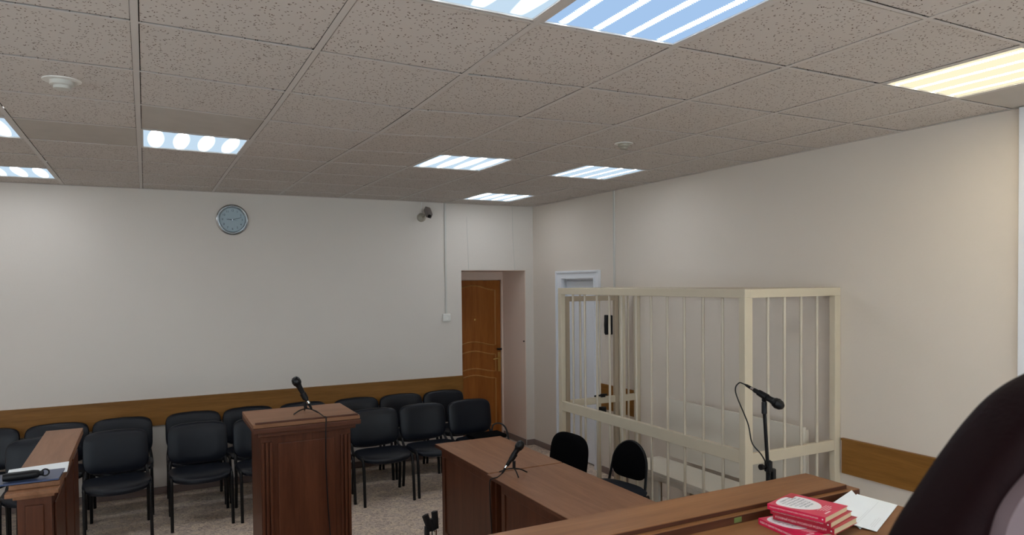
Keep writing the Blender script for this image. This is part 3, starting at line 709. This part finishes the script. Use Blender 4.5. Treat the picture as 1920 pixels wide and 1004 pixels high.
# ---------------------------------------------------------------- two tables
def table(x0, x1, y0, y1, z, label, panels, gap=0.03):
    t = thing('wooden_table', label, 'table', ((x0+x1)/2, (y0+y1)/2, 0), 0, 'brown tables in front of the cage')
    hx, hy = (x1-x0)/2, (y1-y0)/2
    b = BM(); box(b, -hx, hx, -hy, hy, z-0.024, z, 0.003); obj('tabletop', b, 'wal_lit_y', t)
    for (xa, xb) in ((-hx-0.0012, -hx), (hx, hx+0.0012)):
        b = BM(); box(b, xa, xb, -hy+0.002, hy-0.002, z-0.022, z-0.002); obj('edge_band', b, 'edge_y', t)
    b = BM(); box(b, -hx+0.04, -hx+0.058, -hy+0.035, hy-gap, 0.02, z-0.024); md = obj('front_panel', b, 'wal_z', t)
    for (a, c) in panels:
        b = BM()
        ya, yb = -hy+0.035+(2*hy-0.035-gap)*a, -hy+0.035+(2*hy-0.035-gap)*c
        for (p0, p1, q0, q1) in ((ya, yb, z-0.085, z-0.040), (ya, yb, 0.06, 0.14), (ya, ya+0.045, 0.14, z-0.085), (yb-0.045, yb, 0.14, z-0.085)):
            box(b, -hx+0.032, -hx+0.040, p0, p1, q0, q1, 0.003)
        obj('panel_frame', b, 'wal_z', md)
    for yy in (-hy+0.015, hy-gap+0.002-0.022*0):
        b = BM(); box(b, -hx+0.060, hx-0.03, yy, yy+0.018, 0, z-0.024); obj('side_panel', b, 'wal_z', t)
    return t
table(1.845, 2.375, 3.868, 4.765, 0.760, 'far brown table, its end nearest the chair rows', [(0.0, 0.97)])
t2 = table(1.830, 2.380, 2.62, 3.862, 0.757, 'near brown table, partly hidden by the judge bench', [(0.0, 1.0)], 0.13)
# microphone on the tables
t = thing('table_microphone', 'black microphone on a small tripod on the near table', 'microphone', (1.968, 3.765, 0.7575))
tripod(t, (0.0, 0.0, 0.04), [(-0.055, 0.09, 0), (0.09, 0.0, 0), (-0.01, -0.075, 0)], (0.0, 0, 0.085), 0)
tail = mic_body(t, (-0.045, 0.005, 0.062), (0.50, -0.25, 0.86), 0.175)
b = BM(); lathe(b, [(0.013, 0), (0.0175, 0), (0.019, 0.045), (0.0155, 0.045)], Matrix.Translation((-0.022, -0.004, 0.095)) @ Vector((0.50, -0.25, 0.86)).to_track_quat('Z', 'Y').to_matrix().to_4x4(), 14); obj('clip', b, 'plastic', t, smooth=True)
b = BM(); tube(b, smooth_path([tail, (-0.12, -0.01, 0.004), (-0.165, -0.03, 0.005), (-0.182, -0.035, -0.02), (-0.180, -0.04, -0.20), (-0.172, -0.05, -0.45), (-0.175, -0.06, -0.70), (-0.20, -0.06, -0.753)], 8), 0.0036, 8); obj('cable', b, 'plastic', t, smooth=True)

# chairs on the cage side of the tables, cloth covered; origin on the floor, facing -y before turning
def cloth_chair(label, loc, rz, round_back, hb=0.0):
    t = thing('cloth_chair', label, 'chair', loc, rz)
    b = BM()
    pad(b, super_outline(0.50 if round_back else 0.47, 0.43, top=3, bot=2.5), [(0, 0.016), (0.6, 0.015), (0.9, 0.008), (1.0, -0.012), (0.97, -0.032), (0, -0.04)],
        lambda u_, v_, d: (u_+(0.055 if round_back else 0), v_-0.02, (0.465 if round_back else 0.44)+d)); obj('seat', b, 'seatfab', t, smooth=True)
    w_, h_ = (0.325, 0.34) if round_back else (0.46, 0.36)
    zc = (0.575 if round_back else 0.59)+hb
    fb = lambda u_, v_, d: (u_, 0.235+0.14*(zc+v_-0.45)-0.35*u_*u_-d, zc+v_)
    out = super_outline(w_, h_, top=2.0 if round_back else 3.2, bot=3.5)
    if round_back: out = [(u_, v_ if v_ > 0 else v_*0.55) for u_, v_ in out]
    b = BM(); pad(b, out, [(0, 0.024), (0.7, 0.022), (0.95, 0.012), (1.0, 0.0), (0.97, -0.014), (0, -0.018)], fb); obj('backrest', b, 'fabric', t, smooth=True)
    if round_back:
        b = BM()
        arc = [(u_*1.02, v_*1.02) for u_, v_ in out if v_ > -0.02]
        k0 = max(range(len(arc)), key=lambda i: arc[i][0]); arc = sorted(arc, key=lambda q: math.atan2(q[1]+0.02, q[0]))
        pts = [fb(u_, v_, 0) for u_, v_ in arc]
        pts = [(0.182, 0.205, 0.40)] + pts + [(-0.182, 0.205, 0.40)]
        tube(b, pts, 0.010, 8); obj('back_hoop', b, 'tube', t, smooth=True)
    else:
        for s in (-1, 1):
            b = BM(); tube(b, smooth_path([(s*0.20, 0.10, 0.41), (s*0.20, 0.22, 0.43), (s*0.19, 0.262, 0.60)]), 0.011, 8); obj('back_upright', b, 'tube', t, smooth=True)
    for s in (-1, 1):
        for (ya, yb) in ((-0.22, -0.16), (0.24, 0.19)):
            b = BM(); tube(b, smooth_path([(s*0.235, ya, 0), (s*0.228, (ya+yb)/2, 0.3), (s*0.222, yb, 0.41)]), 0.012, 8); obj('leg', b, 'tube', t, smooth=True)
    b = BM()
    for s in (-1, 1): tube(b, [(s*0.222, -0.16, 0.405), (s*0.222, 0.19, 0.405)], 0.010, 8)
    for yy in (-0.10, 0.14): tube(b, [(-0.222, yy, 0.405), (0.222, yy, 0.405)], 0.010, 8)
    if round_back: tube(b, [(0, 0, 0.405), (0, 0, 0.43)], 0.05, 12); tube(b, [(0, -0.10, 0.405), (0, 0.14, 0.405)], 0.010, 8)
    obj('seat_frame', b, 'tube', t, smooth=True)
    return t
cloth_chair('black cloth chair with square back beside the far table', (2.66, 4.60, 0), math.radians(-90+6), False, -0.025)
cloth_chair('black chair with rounded hoop back pushed to the cage side of the near table', (2.885, 4.11, 0), math.radians(-80), True, 0.0)

# ---------------------------------------------------------------- cage
CX, CY0, CY1, CT = 3.205, 3.105, 5.27, 1.875
cg = thing('defendant_cage', 'cream painted steel barred enclosure standing against the right wall', 'cage', ((CX+XR)/2, (CY0+CY1)/2, 0))
ox, oy = (CX+XR)/2, (CY0+CY1)/2
def cbox(name, x0, x1, y0, y1, z0, z1, m='cage', parent=None, bev=0.003, label=None):
    b = BM(); box(b, x0-ox, x1-ox, y0-oy, y1-oy, z0, z1, bev); o = obj(name, b, m, cg, label=label)
    if parent: o.parent = parent
    return o
XW = XR-0.002
cbox('post', CX, CX+0.065, CY0, CY0+0.05, 0, CT-0.055); cbox('post', CX, CX+0.045, CY1-0.05, CY1, 0, CT-0.055)
cbox('post', XW-0.055, XW, CY0, CY0+0.045, 0, CT-0.055); cbox('post', XW-0.045, XW, CY1-0.045, CY1, 0, CT-0.055)
cbox('top_rail', CX, CX+0.05, CY0, CY1, CT-0.055, CT); cbox('top_rail', CX+0.05, XW, CY0, CY0+0.045, CT-0.055, CT-0.0005)
cbox('top_rail', CX+0.05, XW, CY1-0.045, CY1, CT-0.055, CT-0.0005); cbox('top_rail', XW-0.03, XW, CY0+0.045, CY1-0.045, CT-0.05, CT-0.001)
cbox('middle_rail', CX+0.002, CX+0.042, CY0+0.05, CY1-0.05, 0.805, 0.885)
cbox('middle_rail', CX+0.065, XW-0.055, CY0+0.004, CY0+0.034, 0.797, 0.866)
cbox('middle_rail', CX+0.05, XW-0.045, CY1-0.038, CY1-0.008, 0.825, 0.885)
cbox('bottom_rail', CX+0.002, CX+0.040, CY0+0.05, CY1-0.05, 0.05, 0.09); cbox('bottom_rail', CX+0.065, XW-0.055, CY0+0.004, CY0+0.034, 0.05, 0.09)
def bar(x, y, z0=0.09, z1=CT-0.055, rr=0.0098):
    b = BM(); tube(b, [(x-ox, y-oy, z0), (x-ox, y-oy, z1)], rr, 10); obj('bar', b, 'bar', cg, smooth=True)
for y in (5.061, 4.88, 4.705, 4.532, 4.371, 4.193, 4.019, 3.843, 3.668, 3.488, 3.313): bar(CX+0.022, y)
for x in (3.42, 3.565, 3.715, 3.864): bar(x, CY0+0.02)
# end panel with its gate
gt = cbox('gate', CX+0.052, CX+0.095, CY1-0.040, CY1-0.005, 0.06, 1.80, 'brownsteel', label='taupe steel gate frame')
for (a, c, z0, z1, nm) in ((CX+0.095, 3.785, 1.755, 1.800, 'gate_rail'), (3.785, 3.825, 0.06, 1.800, 'gate_stile')):
    cbox(nm, a, c, CY1-0.040, CY1-0.005, z0, z1, 'brownsteel', gt)
cbox('post', 3.832, 3.895, CY1-0.05, CY1, 0.0, CT-0.055)
for x in (3.42, 3.628, 3.945): bar(x, CY1-0.022, 0.06)
cbox('gate_post', 3.598, 3.626, CY1-0.036, CY1-0.010, 0.0, 0.826)
lk = cbox('lock_box', 3.60, 3.66, CY1-0.075, CY1-0.040, 0.73, 0.80, 'plastic'); 
b = BM(); tube(b, [(3.55-ox, CY1-0.05-oy, 0.90), (3.68-ox, CY1-0.05-oy, 0.905)], 0.009, 8); box(b, 3.62-ox, 3.66-ox, CY1-0.06-oy, CY1-0.04-oy, 0.885, 0.915); obj('bolt', b, 'plastic', cg)
b = BM(); tube(b, [(3.86-ox, CY1-0.05-oy, 1.09), (3.86-ox, CY1-0.062-oy, 1.09)], 0.016, 12); obj('hinge_knob', b, 'cage', cg, smooth=True)
# flat grille over the top
for k in range(12):
    y = CY0+0.045+(CY1-CY0-0.09)*(k+0.5)/12
    b = BM(); tube(b, [(CX+0.045-ox, y-oy, CT-0.012), (XW-0.025-ox, y-oy, CT-0.012)], 0.0085, 8); obj('roof_bar', b, 'bar', cg, smooth=True)
# bench inside
t = thing('cage_bench', 'cream bench with a tall flat back inside the barred enclosure', 'bench', (3.68, 3.93, 0))
b = BM(); box(b, -0.205, 0.145, -0.72, 0.735, 0.425, 0.450, 0.003); obj('seat', b, 'cream', t)
b = BM(); box(b, 0.160, 0.185, -0.72, 0.66, 0.468, 0.950, 0.003); obj('backrest', b, 'cream', t)
b = BM(); box(b, -0.185, -0.165, 0.36, 0.72, 0, 0.425); box(b, -0.187, -0.163, 0.345, 0.360, 0, 0.425); obj('front_panel', b, 'cream', t)
b = BM()
for yy in (-0.70, 0.0, 0.695):
    box(b, -0.162, 0.140, yy, yy+0.02, 0, 0.424); obj('support', b, 'brownsteel', t); b = BM()
b.free()
b = BM(); box(b, -0.205, -0.185, -0.72, 0.735, 0.385, 0.425, 0.002); obj('seat_rail', b, 'cream', t)
b = BM(); box(b, 0.186, 0.215, -0.718, -0.690, 0.0, 0.93, 0.002); obj('end_post', b, 'cream', t)

# ---------------------------------------------------------------- microphone stand by the cage
SX, SY = 2.853, 2.605
t = thing('microphone_stand', 'tall black stand holding a microphone in front of the cage', 'microphone stand', (SX, SY, 0))
b = BM(); tube(b, [(0, 0, 0.10), (0, 0, 0.98)], 0.013, 12); obj('lower_tube', b, 'tube', t, smooth=True)
b = BM(); tube(b, [(0, 0, 0.90), (-0.030, 0, 1.275)], 0.0095, 12); obj('upper_tube', b, 'tube', t, smooth=True)
b = BM(); lathe(b, [(0.010, 0.93), (0.020, 0.935), (0.020, 0.985), (0.012, 0.99)]); tube(b, [(0, 0, 0.96), (-0.045, 0.0, 0.962)], 0.006, 8); lathe(b, [(0, -0.008), (0.015, -0.008), (0.015, 0.008), (0, 0.008)], Matrix.Translation((-0.05, 0, 0.962)) @ Matrix.Rotation(math.pi/2, 4, 'Y')); obj('clutch', b, 'plastic', t, smooth=True)
b = BM(); lathe(b, [(0.010, 0), (0.0135, 0.004), (0.0135, 0.060), (0.010, 0.066)], Matrix.Translation((-0.029, 0, 1.235))); obj('adapter', b, 'plastic', t, smooth=True)
b = BM(); box(b, 0.020, 0.046, -0.014, 0.014, 0.86, 0.945, 0.008); obj('cable_holder', b, 'plastic', t)
for k in range(3):
    a = math.radians(200+120*k); b = BM(); tube(b, smooth_path([(0.012*math.cos(a), 0.012*math.sin(a), 0.16), (0.14*math.cos(a), 0.14*math.sin(a), 0.06), (0.27*math.cos(a), 0.27*math.sin(a), 0.012)]), 0.010, 8); obj('leg', b, 'tube', t, smooth=True)
t = thing('stand_microphone', 'black microphone pointing right, clipped on the tall stand by the cage', 'microphone', (SX-0.030, SY, 1.312))
md = Vector((0.12, -0.86, -0.34)).normalized()
tail = mic_body(t, tuple(-md*0.066+Vector((0, 0, 0.018))), md, 0.185)
b = BM(); lathe(b, [(0.0125, 0), (0.0160, 0), (0.0185, 0.055), (0.0155, 0.055)], Matrix.Translation(-md*0.036+Vector((0, 0, 0.018))) @ md.to_track_quat('Z', 'Y').to_matrix().to_4x4(), 16); box(b, -0.009, 0.009, -0.009, 0.009, -0.01, 0.008, 0.002); obj('clip', b, 'plastic', t, smooth=True)
b = BM(); tl = Vector(tail)
tube(b, smooth_path([tl, tl+Vector((-0.012, 0.030, 0.004)), tl+Vector((-0.035, 0.030, -0.045)), (-0.085, 0.03, -0.12), (-0.075, 0.01, -0.22), (-0.03, -0.012, -0.285), (0.012, -0.016, -0.36), (0.042, -0.006, -0.44), (0.060, 0.0, -0.52), (0.05, 0, -0.9), (0.08, 0, -1.302)], 8), 0.0035, 8); obj('cable', b, 'plastic', t, smooth=True)

# second stand, only its clip shows at the bottom of the picture
t = thing('empty_microphone_stand', 'empty black microphone clip on a stand at the bottom edge', 'microphone stand', (1.222, 3.235, 0))
b = BM(); tube(b, [(0.022, 0, 0.012), (0.022, 0, 0.700)], 0.012, 12); obj('pole', b, 'tube', t, smooth=True)
b = BM(); lathe(b, [(0.0125, 0), (0.014, 0.003), (0.014, 0.026), (0.0115, 0.028)], Matrix.Translation((0.020, 0, 0.685))); obj('collar', b, 'chrome', t, smooth=True)
b = BM(); mt = Matrix.Translation((0.014, 0, 0.722)) @ Matrix.Rotation(math.radians(-12), 4, 'Y')
for s, tw in ((-1, 8), (1, -8)):
    tube(b, [mt @ Vector((s*0.012, 0, -0.01)), mt @ Vector((s*0.019, 0, 0.03)), mt @ Vector((s*0.025, 0, 0.076))], 0.009, 8, 0.017)
tube(b, [mt @ Vector((0, 0, -0.015)), mt @ Vector((0, 0.004, 0.045))], 0.013, 10); obj('clip', b, 'plastic', t, smooth=True)
b = BM(); tube(b, [(-0.018, 0.0, 0.02), (-0.016, 0, 0.55), (-0.018, 0, 0.735)], [0.012, 0.018, 0.012], 10); obj('cable_bundle', b, 'plastic', t, smooth=True)
b = BM(); lathe(b, [(0, 0), (0.13, 0), (0.13, 0.008), (0.02, 0.016), (0, 0.016)]); obj('base', b, 'tube', t, smooth=True)

# ---------------------------------------------------------------- judge bench in the foreground
b = BM(); box(b, -0.6, XR-0.035, YF+0.01, 1.735, 0.0, 0.36); struct('floor_podium', b, 'floor', label='raised platform behind the bench')
t = thing('judge_bench', 'long brown judge bench with a raised front shelf in the foreground', 'bench desk', (1.2, 1.60, 0))
jx = -1.2; jy = -1.60
def jbox(name, x0, x1, y0, y1, z0, z1, m, bev=0.002):
    b = BM(); box(b, x0+jx, x1+jx, y0+jy, y1+jy, z0, z1, bev); return obj(name, b, m, t)
jbox('shelf', -0.45, 2.343, 1.762, 1.948, 1.135, 1.150, 'desk_x')
jbox('shelf_edge', -0.45, 2.340, 1.7602, 1.762, 1.1355, 1.1485, 'edge_x', 0)
jbox('riser_board', -0.45, 2.385, 1.738, 1.930, 1.1075, 1.1345, 'desk_x')
jbox('riser_edge', -0.45, 2.383, 1.7362, 1.738, 1.108, 1.133, 'edge_x', 0)
jbox('desktop', -0.45, 2.405, 1.10, 1.86, 1.085, 1.107, 'desk_x')
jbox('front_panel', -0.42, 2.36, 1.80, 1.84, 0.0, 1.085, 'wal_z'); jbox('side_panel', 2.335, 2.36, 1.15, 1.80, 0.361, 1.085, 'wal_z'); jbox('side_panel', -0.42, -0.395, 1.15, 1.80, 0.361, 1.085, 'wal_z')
b = BM(); box(b, -0.017, 0.017, -0.0010, 0.0, -0.008, 0.009); tag(obj('green_sticker', b, 'green', None, loc=(1.757, 1.7360, 1.120)), 'small green sticker on the riser of the judge bench', 'sticker')
# papers on the bench
def loose_sheet(label, corners, lines):
    """sheet given by four corners (x, y, z), bilinear, a little thickness"""
    A, B_, C_, D_ = [Vector(q) for q in corners]; o0 = (A+B_+C_+D_)/4
    t = thing('printed_sheet', label, 'paper', o0)
    b = BM(); n = 8
    def P(u_, v_): return (A*(1-u_)+B_*u_)*(1-v_)+(D_*(1-u_)+C_*u_)*v_ - o0
    lo = [[b.verts.new(P(i/n, j/n)) for j in range(n+1)] for i in range(n+1)]
    hi = [[b.verts.new(v.co+Vector((0, 0, 0.0008))) for v in row] for row in lo]
    for i in range(n):
        for j in range(n):
            b.faces.new((lo[i][j], lo[i][j+1], lo[i+1][j+1], lo[i+1][j])); b.faces.new((hi[i][j], hi[i+1][j], hi[i+1][j+1], hi[i][j+1]))
    for k in range(n):
        b.faces.new((lo[k][0], lo[k+1][0], hi[k+1][0], hi[k][0])); b.faces.new((lo[k][n], hi[k][n], hi[k+1][n], lo[k+1][n]))
        b.faces.new((lo[0][k], hi[0][k], hi[0][k+1], lo[0][k+1])); b.faces.new((lo[n][k], lo[n][k+1], hi[n][k+1], hi[n][k]))
    obj('sheet', b, 'paper', t)
    if lines:
        b = BM()
        for (v0, ua, ub) in lines:
            q = [P(ua, v0), P(ub, v0), P(ub, v0+0.006), P(ua, v0+0.006)]
            lo = [b.verts.new(c+Vector((0, 0, 0.0009))) for c in q]; hi = [b.verts.new(c+Vector((0, 0, 0.0011))) for c in q]
            b.faces.new(lo[::-1]); b.faces.new(hi)
            for k in range(4): b.faces.new((lo[k], lo[(k+1) % 4], hi[(k+1) % 4], hi[k]))
        obj('print', b, 'print', t)
    return t
loose_sheet('white sheet right of the red books whose corner leans up on the riser', [(2.06, 1.50, 1.109), (2.20, 1.54, 1.109), (2.318, 1.722, 1.142), (2.17, 1.69, 1.125)], [])
loose_sheet('topmost white printed sheet right of the red books on the judge bench', [(2.084, 1.457, 1.1100), (2.395, 1.593, 1.1100), (2.325, 1.705, 1.1310), (2.03, 1.600, 1.1230)],
            [(0.10, 0.10, 0.40), (0.14, 0.08, 0.42), (0.18, 0.12, 0.36), (0.42, 0.08, 0.92), (0.46, 0.08, 0.60)])
# red law books
def book(label, z, ang, corner, L=0.205, Wd=0.135, th=0.028, cover='red', spine='', front=False, ts=0.46):
    """origin at the left end of the spine, x along the spine, y to the fore edge"""
    t = thing('law_book', label, 'book', (corner[0], corner[1], z), ang, 'red law books stacked on the bench')
    b = BM()
    box(b, 0, L, 0.0, Wd, 0, 0.0012); box(b, 0, L, 0.0, Wd, th-0.0012, th); box(b, 0, L, -0.0012, 0, 0.0, th)
    obj('cover', b, cover, t)
    b = BM(); box(b, 0.002, L-0.0025, 0.0003, Wd-0.003, 0.0012, th-0.0012); obj('pages', b, 'pages', t)
    if spine:
        text('spine_lettering', spine, th*ts, 'lettering', t, Matrix.Translation((L*0.46, -0.0015, th*0.52)) @ Matrix.Rotation(math.pi/2, 4, 'X'), 0.0002, fit=L*0.84)
        b = BM(); box(b, L*0.945, L*0.965, -0.0019, -0.0012, th*0.42, th*0.62); obj('spine_mark', b, 'coverwhite', t)
    if front:
        out = []
        for k in range(40):
            a = 2*math.pi*k/40; c_, s_ = math.cos(a), math.sin(a)
            out.append((0.050+(0.092 if c_ > 0 else 0.044)*math.copysign(abs(c_)**(1.0 if c_ > 0 else 0.6), c_), Wd*0.46+Wd*0.40*s_))
        b = BM(); prism(b, out, th, th+0.0004); lab = obj('cover_oval', b, 'coverwhite', t)
        lines = ['КОММЕНТАРИЙ', 'ПОСТАТЕЙНЫЙ', 'ГРАЖДАНСКИЙ', 'ПРОЦЕССУАЛЬНЫЙ', 'КОДЕКС', 'РОССИЙСКОЙ', 'ФЕДЕРАЦИИ']
        for k, s in enumerate(lines):
            text('cover_lettering', s, 0.0105, 'greytext', lab, Matrix.Translation((0.024+0.0135*k, Wd*0.47, th+0.0006)) @ Matrix.Rotation(math.pi/2, 4, 'Z'), 0.0001, fit=Wd*(0.44, 0.56, 0.60, 0.60, 0.50, 0.44, 0.32)[k])
        b = BM(); 
        prism(b, [(0.004, Wd*0.66), (0.032, Wd*0.66), (0.026, Wd*0.95), (0.004, Wd*0.95)], th+0.0002, th+0.0008); obj('cover_band', b, 'darkred', t)
        for k in range(4):
            b = BM(); box(b, L*0.74+0.0075*k, L*0.74+0.0075*k+0.0018, Wd*(0.30+0.02*k), Wd*(0.72-0.10*(k == 3)), th, th+0.0004); obj('cover_line', b, 'lettering', t)
        b = BM(); box(b, L*0.90, L*0.93, Wd*0.20, Wd*0.42, th, th+0.0004); obj('cover_mark', b, 'lettering', t)
    return t
zz = 1.1076
a1 = math.atan2(1.412-1.586, 1.777-1.732)
book('lowest red book, thin and sticking out to the left under the stack', zz, a1-0.36, (1.816, 1.700), 0.200, 0.14, 0.020, 'red', 'КОДЕКС ОБ АДМИНИСТРАТИВНЫХ ПРАВОНАРУШЕНИЯХ', True)
book('third red book from the top, shifted to the right', zz+0.0212, a1-0.02, (1.847, 1.667), 0.205, 0.165, 0.020, 'darkred', 'УГОЛОВНЫЙ КОДЕКС РОССИЙСКОЙ ФЕДЕРАЦИИ')
book('second red book from the top of the stack', zz+0.0414, a1+0.01, (1.836, 1.668), 0.200, 0.162, 0.018, 'darkred', 'УГОЛОВНО-ПРОЦЕССУАЛЬНЫЙ КОДЕКС РОССИЙСКОЙ ФЕДЕРАЦИИ', ts=0.30)
book('topmost red book with a white oval on its cover', zz+0.0596, a1, (1.821, 1.667), 0.193, 0.166, 0.018, 'red', 'ГРАЖДАНСКИЙ ПРОЦЕССУАЛЬНЫЙ КОДЕКС РОССИЙСКОЙ ФЕДЕРАЦИИ', True, ts=0.34)

# ---------------------------------------------------------------- dark high-backed chair at the right, close by
K = 0.55
t = thing('high_back_chair', 'out of focus dark burgundy high-backed chair at the right edge', 'chair', (1.00, 0.40, 0.36))
pts = [(1.088, 1.486), (1.128, 1.527), (1.181, 1.571), (1.242, 1.619), (1.322, 1.673), (1.407, 1.715), (1.516, 1.743), (1.64, 1.755), (1.78, 1.752)]
pts = [(p_.x, p_.y) for p_ in smooth_path([(x, z, 0) for x, z in pts], 5)]
left = [((x-0.022)*K, CAMZ+(z+0.012-CAMZ)*K) for x, z in pts]
xm = left[-1][0]
outl = left + [(2*xm-x, z) for x, z in reversed(left[:-1])]
x0_, x1_ = outl[0][0], outl[-1][0]
low = [(x1_+0.03, 1.62), (x1_+0.045, 1.45), (x1_+0.02, 1.05), (x1_-0.05, 0.92), (x0_+0.05, 0.92), (x0_-0.02, 1.05), (x0_-0.045, 1.45), (x0_-0.03, 1.62)]
outl = outl + low
oy_ = 0.75*K
b = BM(); prism(b, [(x-1.00, z-0.36) for x, z in outl], -0.035, 0.035, Matrix.Translation((0, oy_-0.40-0.035, 0)) @ Matrix.Rotation(math.pi/2, 4, 'X'))
bmesh.ops.recalc_face_normals(b, faces=b.faces)
es = [e for e in b.edges if abs(e.verts[0].co.y-e.verts[1].co.y) < 1e-5]; bmesh.ops.bevel(b, geom=es, offset=0.02, segments=4, profile=0.5, affect='EDGES')
obj('backrest', b, 'burg', t, smooth=True)
ip = [(1.38, 1.36), (1.41, 1.443), (1.445, 1.492), (1.519, 1.538), (1.60, 1.565), (1.78, 1.575)]
K2 = (oy_-0.072)/0.75
ip = [(p_.x, p_.y) for p_ in smooth_path([(x, z, 0) for x, z in ip], 5)]
il = [(x*K2, CAMZ+(z-CAMZ)*K2) for x, z in ip]; inn = il + [(2*xm-x, z) for x, z in reversed(il[:-1])] + [(2*xm-il[0][0]+0.0, 1.2), (il[0][0], 1.2)]
b = BM(); prism(b, [(x-1.00, z-0.36) for x, z in inn], 0, 0.02, Matrix.Translation((0, oy_-0.40-0.062, 0)) @ Matrix.Rotation(math.pi/2, 4, 'X'))
obj('inner_panel', b, 'mauve', t, label='dusty mauve upholstered inner panel')
b = BM(); pad(b, super_outline(0.54, 0.5, 4), [(0, 0.03), (0.7, 0.028), (0.95, 0.015), (1, -0.02), (0.96, -0.05), (0, -0.06)], lambda u_, v_, d: (u_, v_-0.24, 0.50+d)); obj('seat', b, 'burg', t, smooth=True)
b = BM(); tube(b, [(0, -0.24, 0.08), (0, -0.24, 0.45)], 0.03, 12); tube(b, [(0, -0.1, 0.44), (0, 0.03, 0.46), (0, 0.05, 0.62)], 0.02, 8); obj('pedestal', b, 'tube', t, smooth=True)
for k in range(5):
    a = math.radians(72*k+20); b = BM(); tube(b, [(0, -0.24, 0.09), (0.28*math.cos(a), -0.24+0.28*math.sin(a), 0.055)], 0.018, 8); lathe(b, [(0, -0.02), (0.026, -0.02), (0.026, 0.02), (0, 0.02)], Matrix.Translation((0.28*math.cos(a), -0.24+0.28*math.sin(a), 0.028)) @ Matrix.Rotation(math.pi/2, 4, 'X'), 14); obj('leg', b, 'plastic', t, smooth=True)
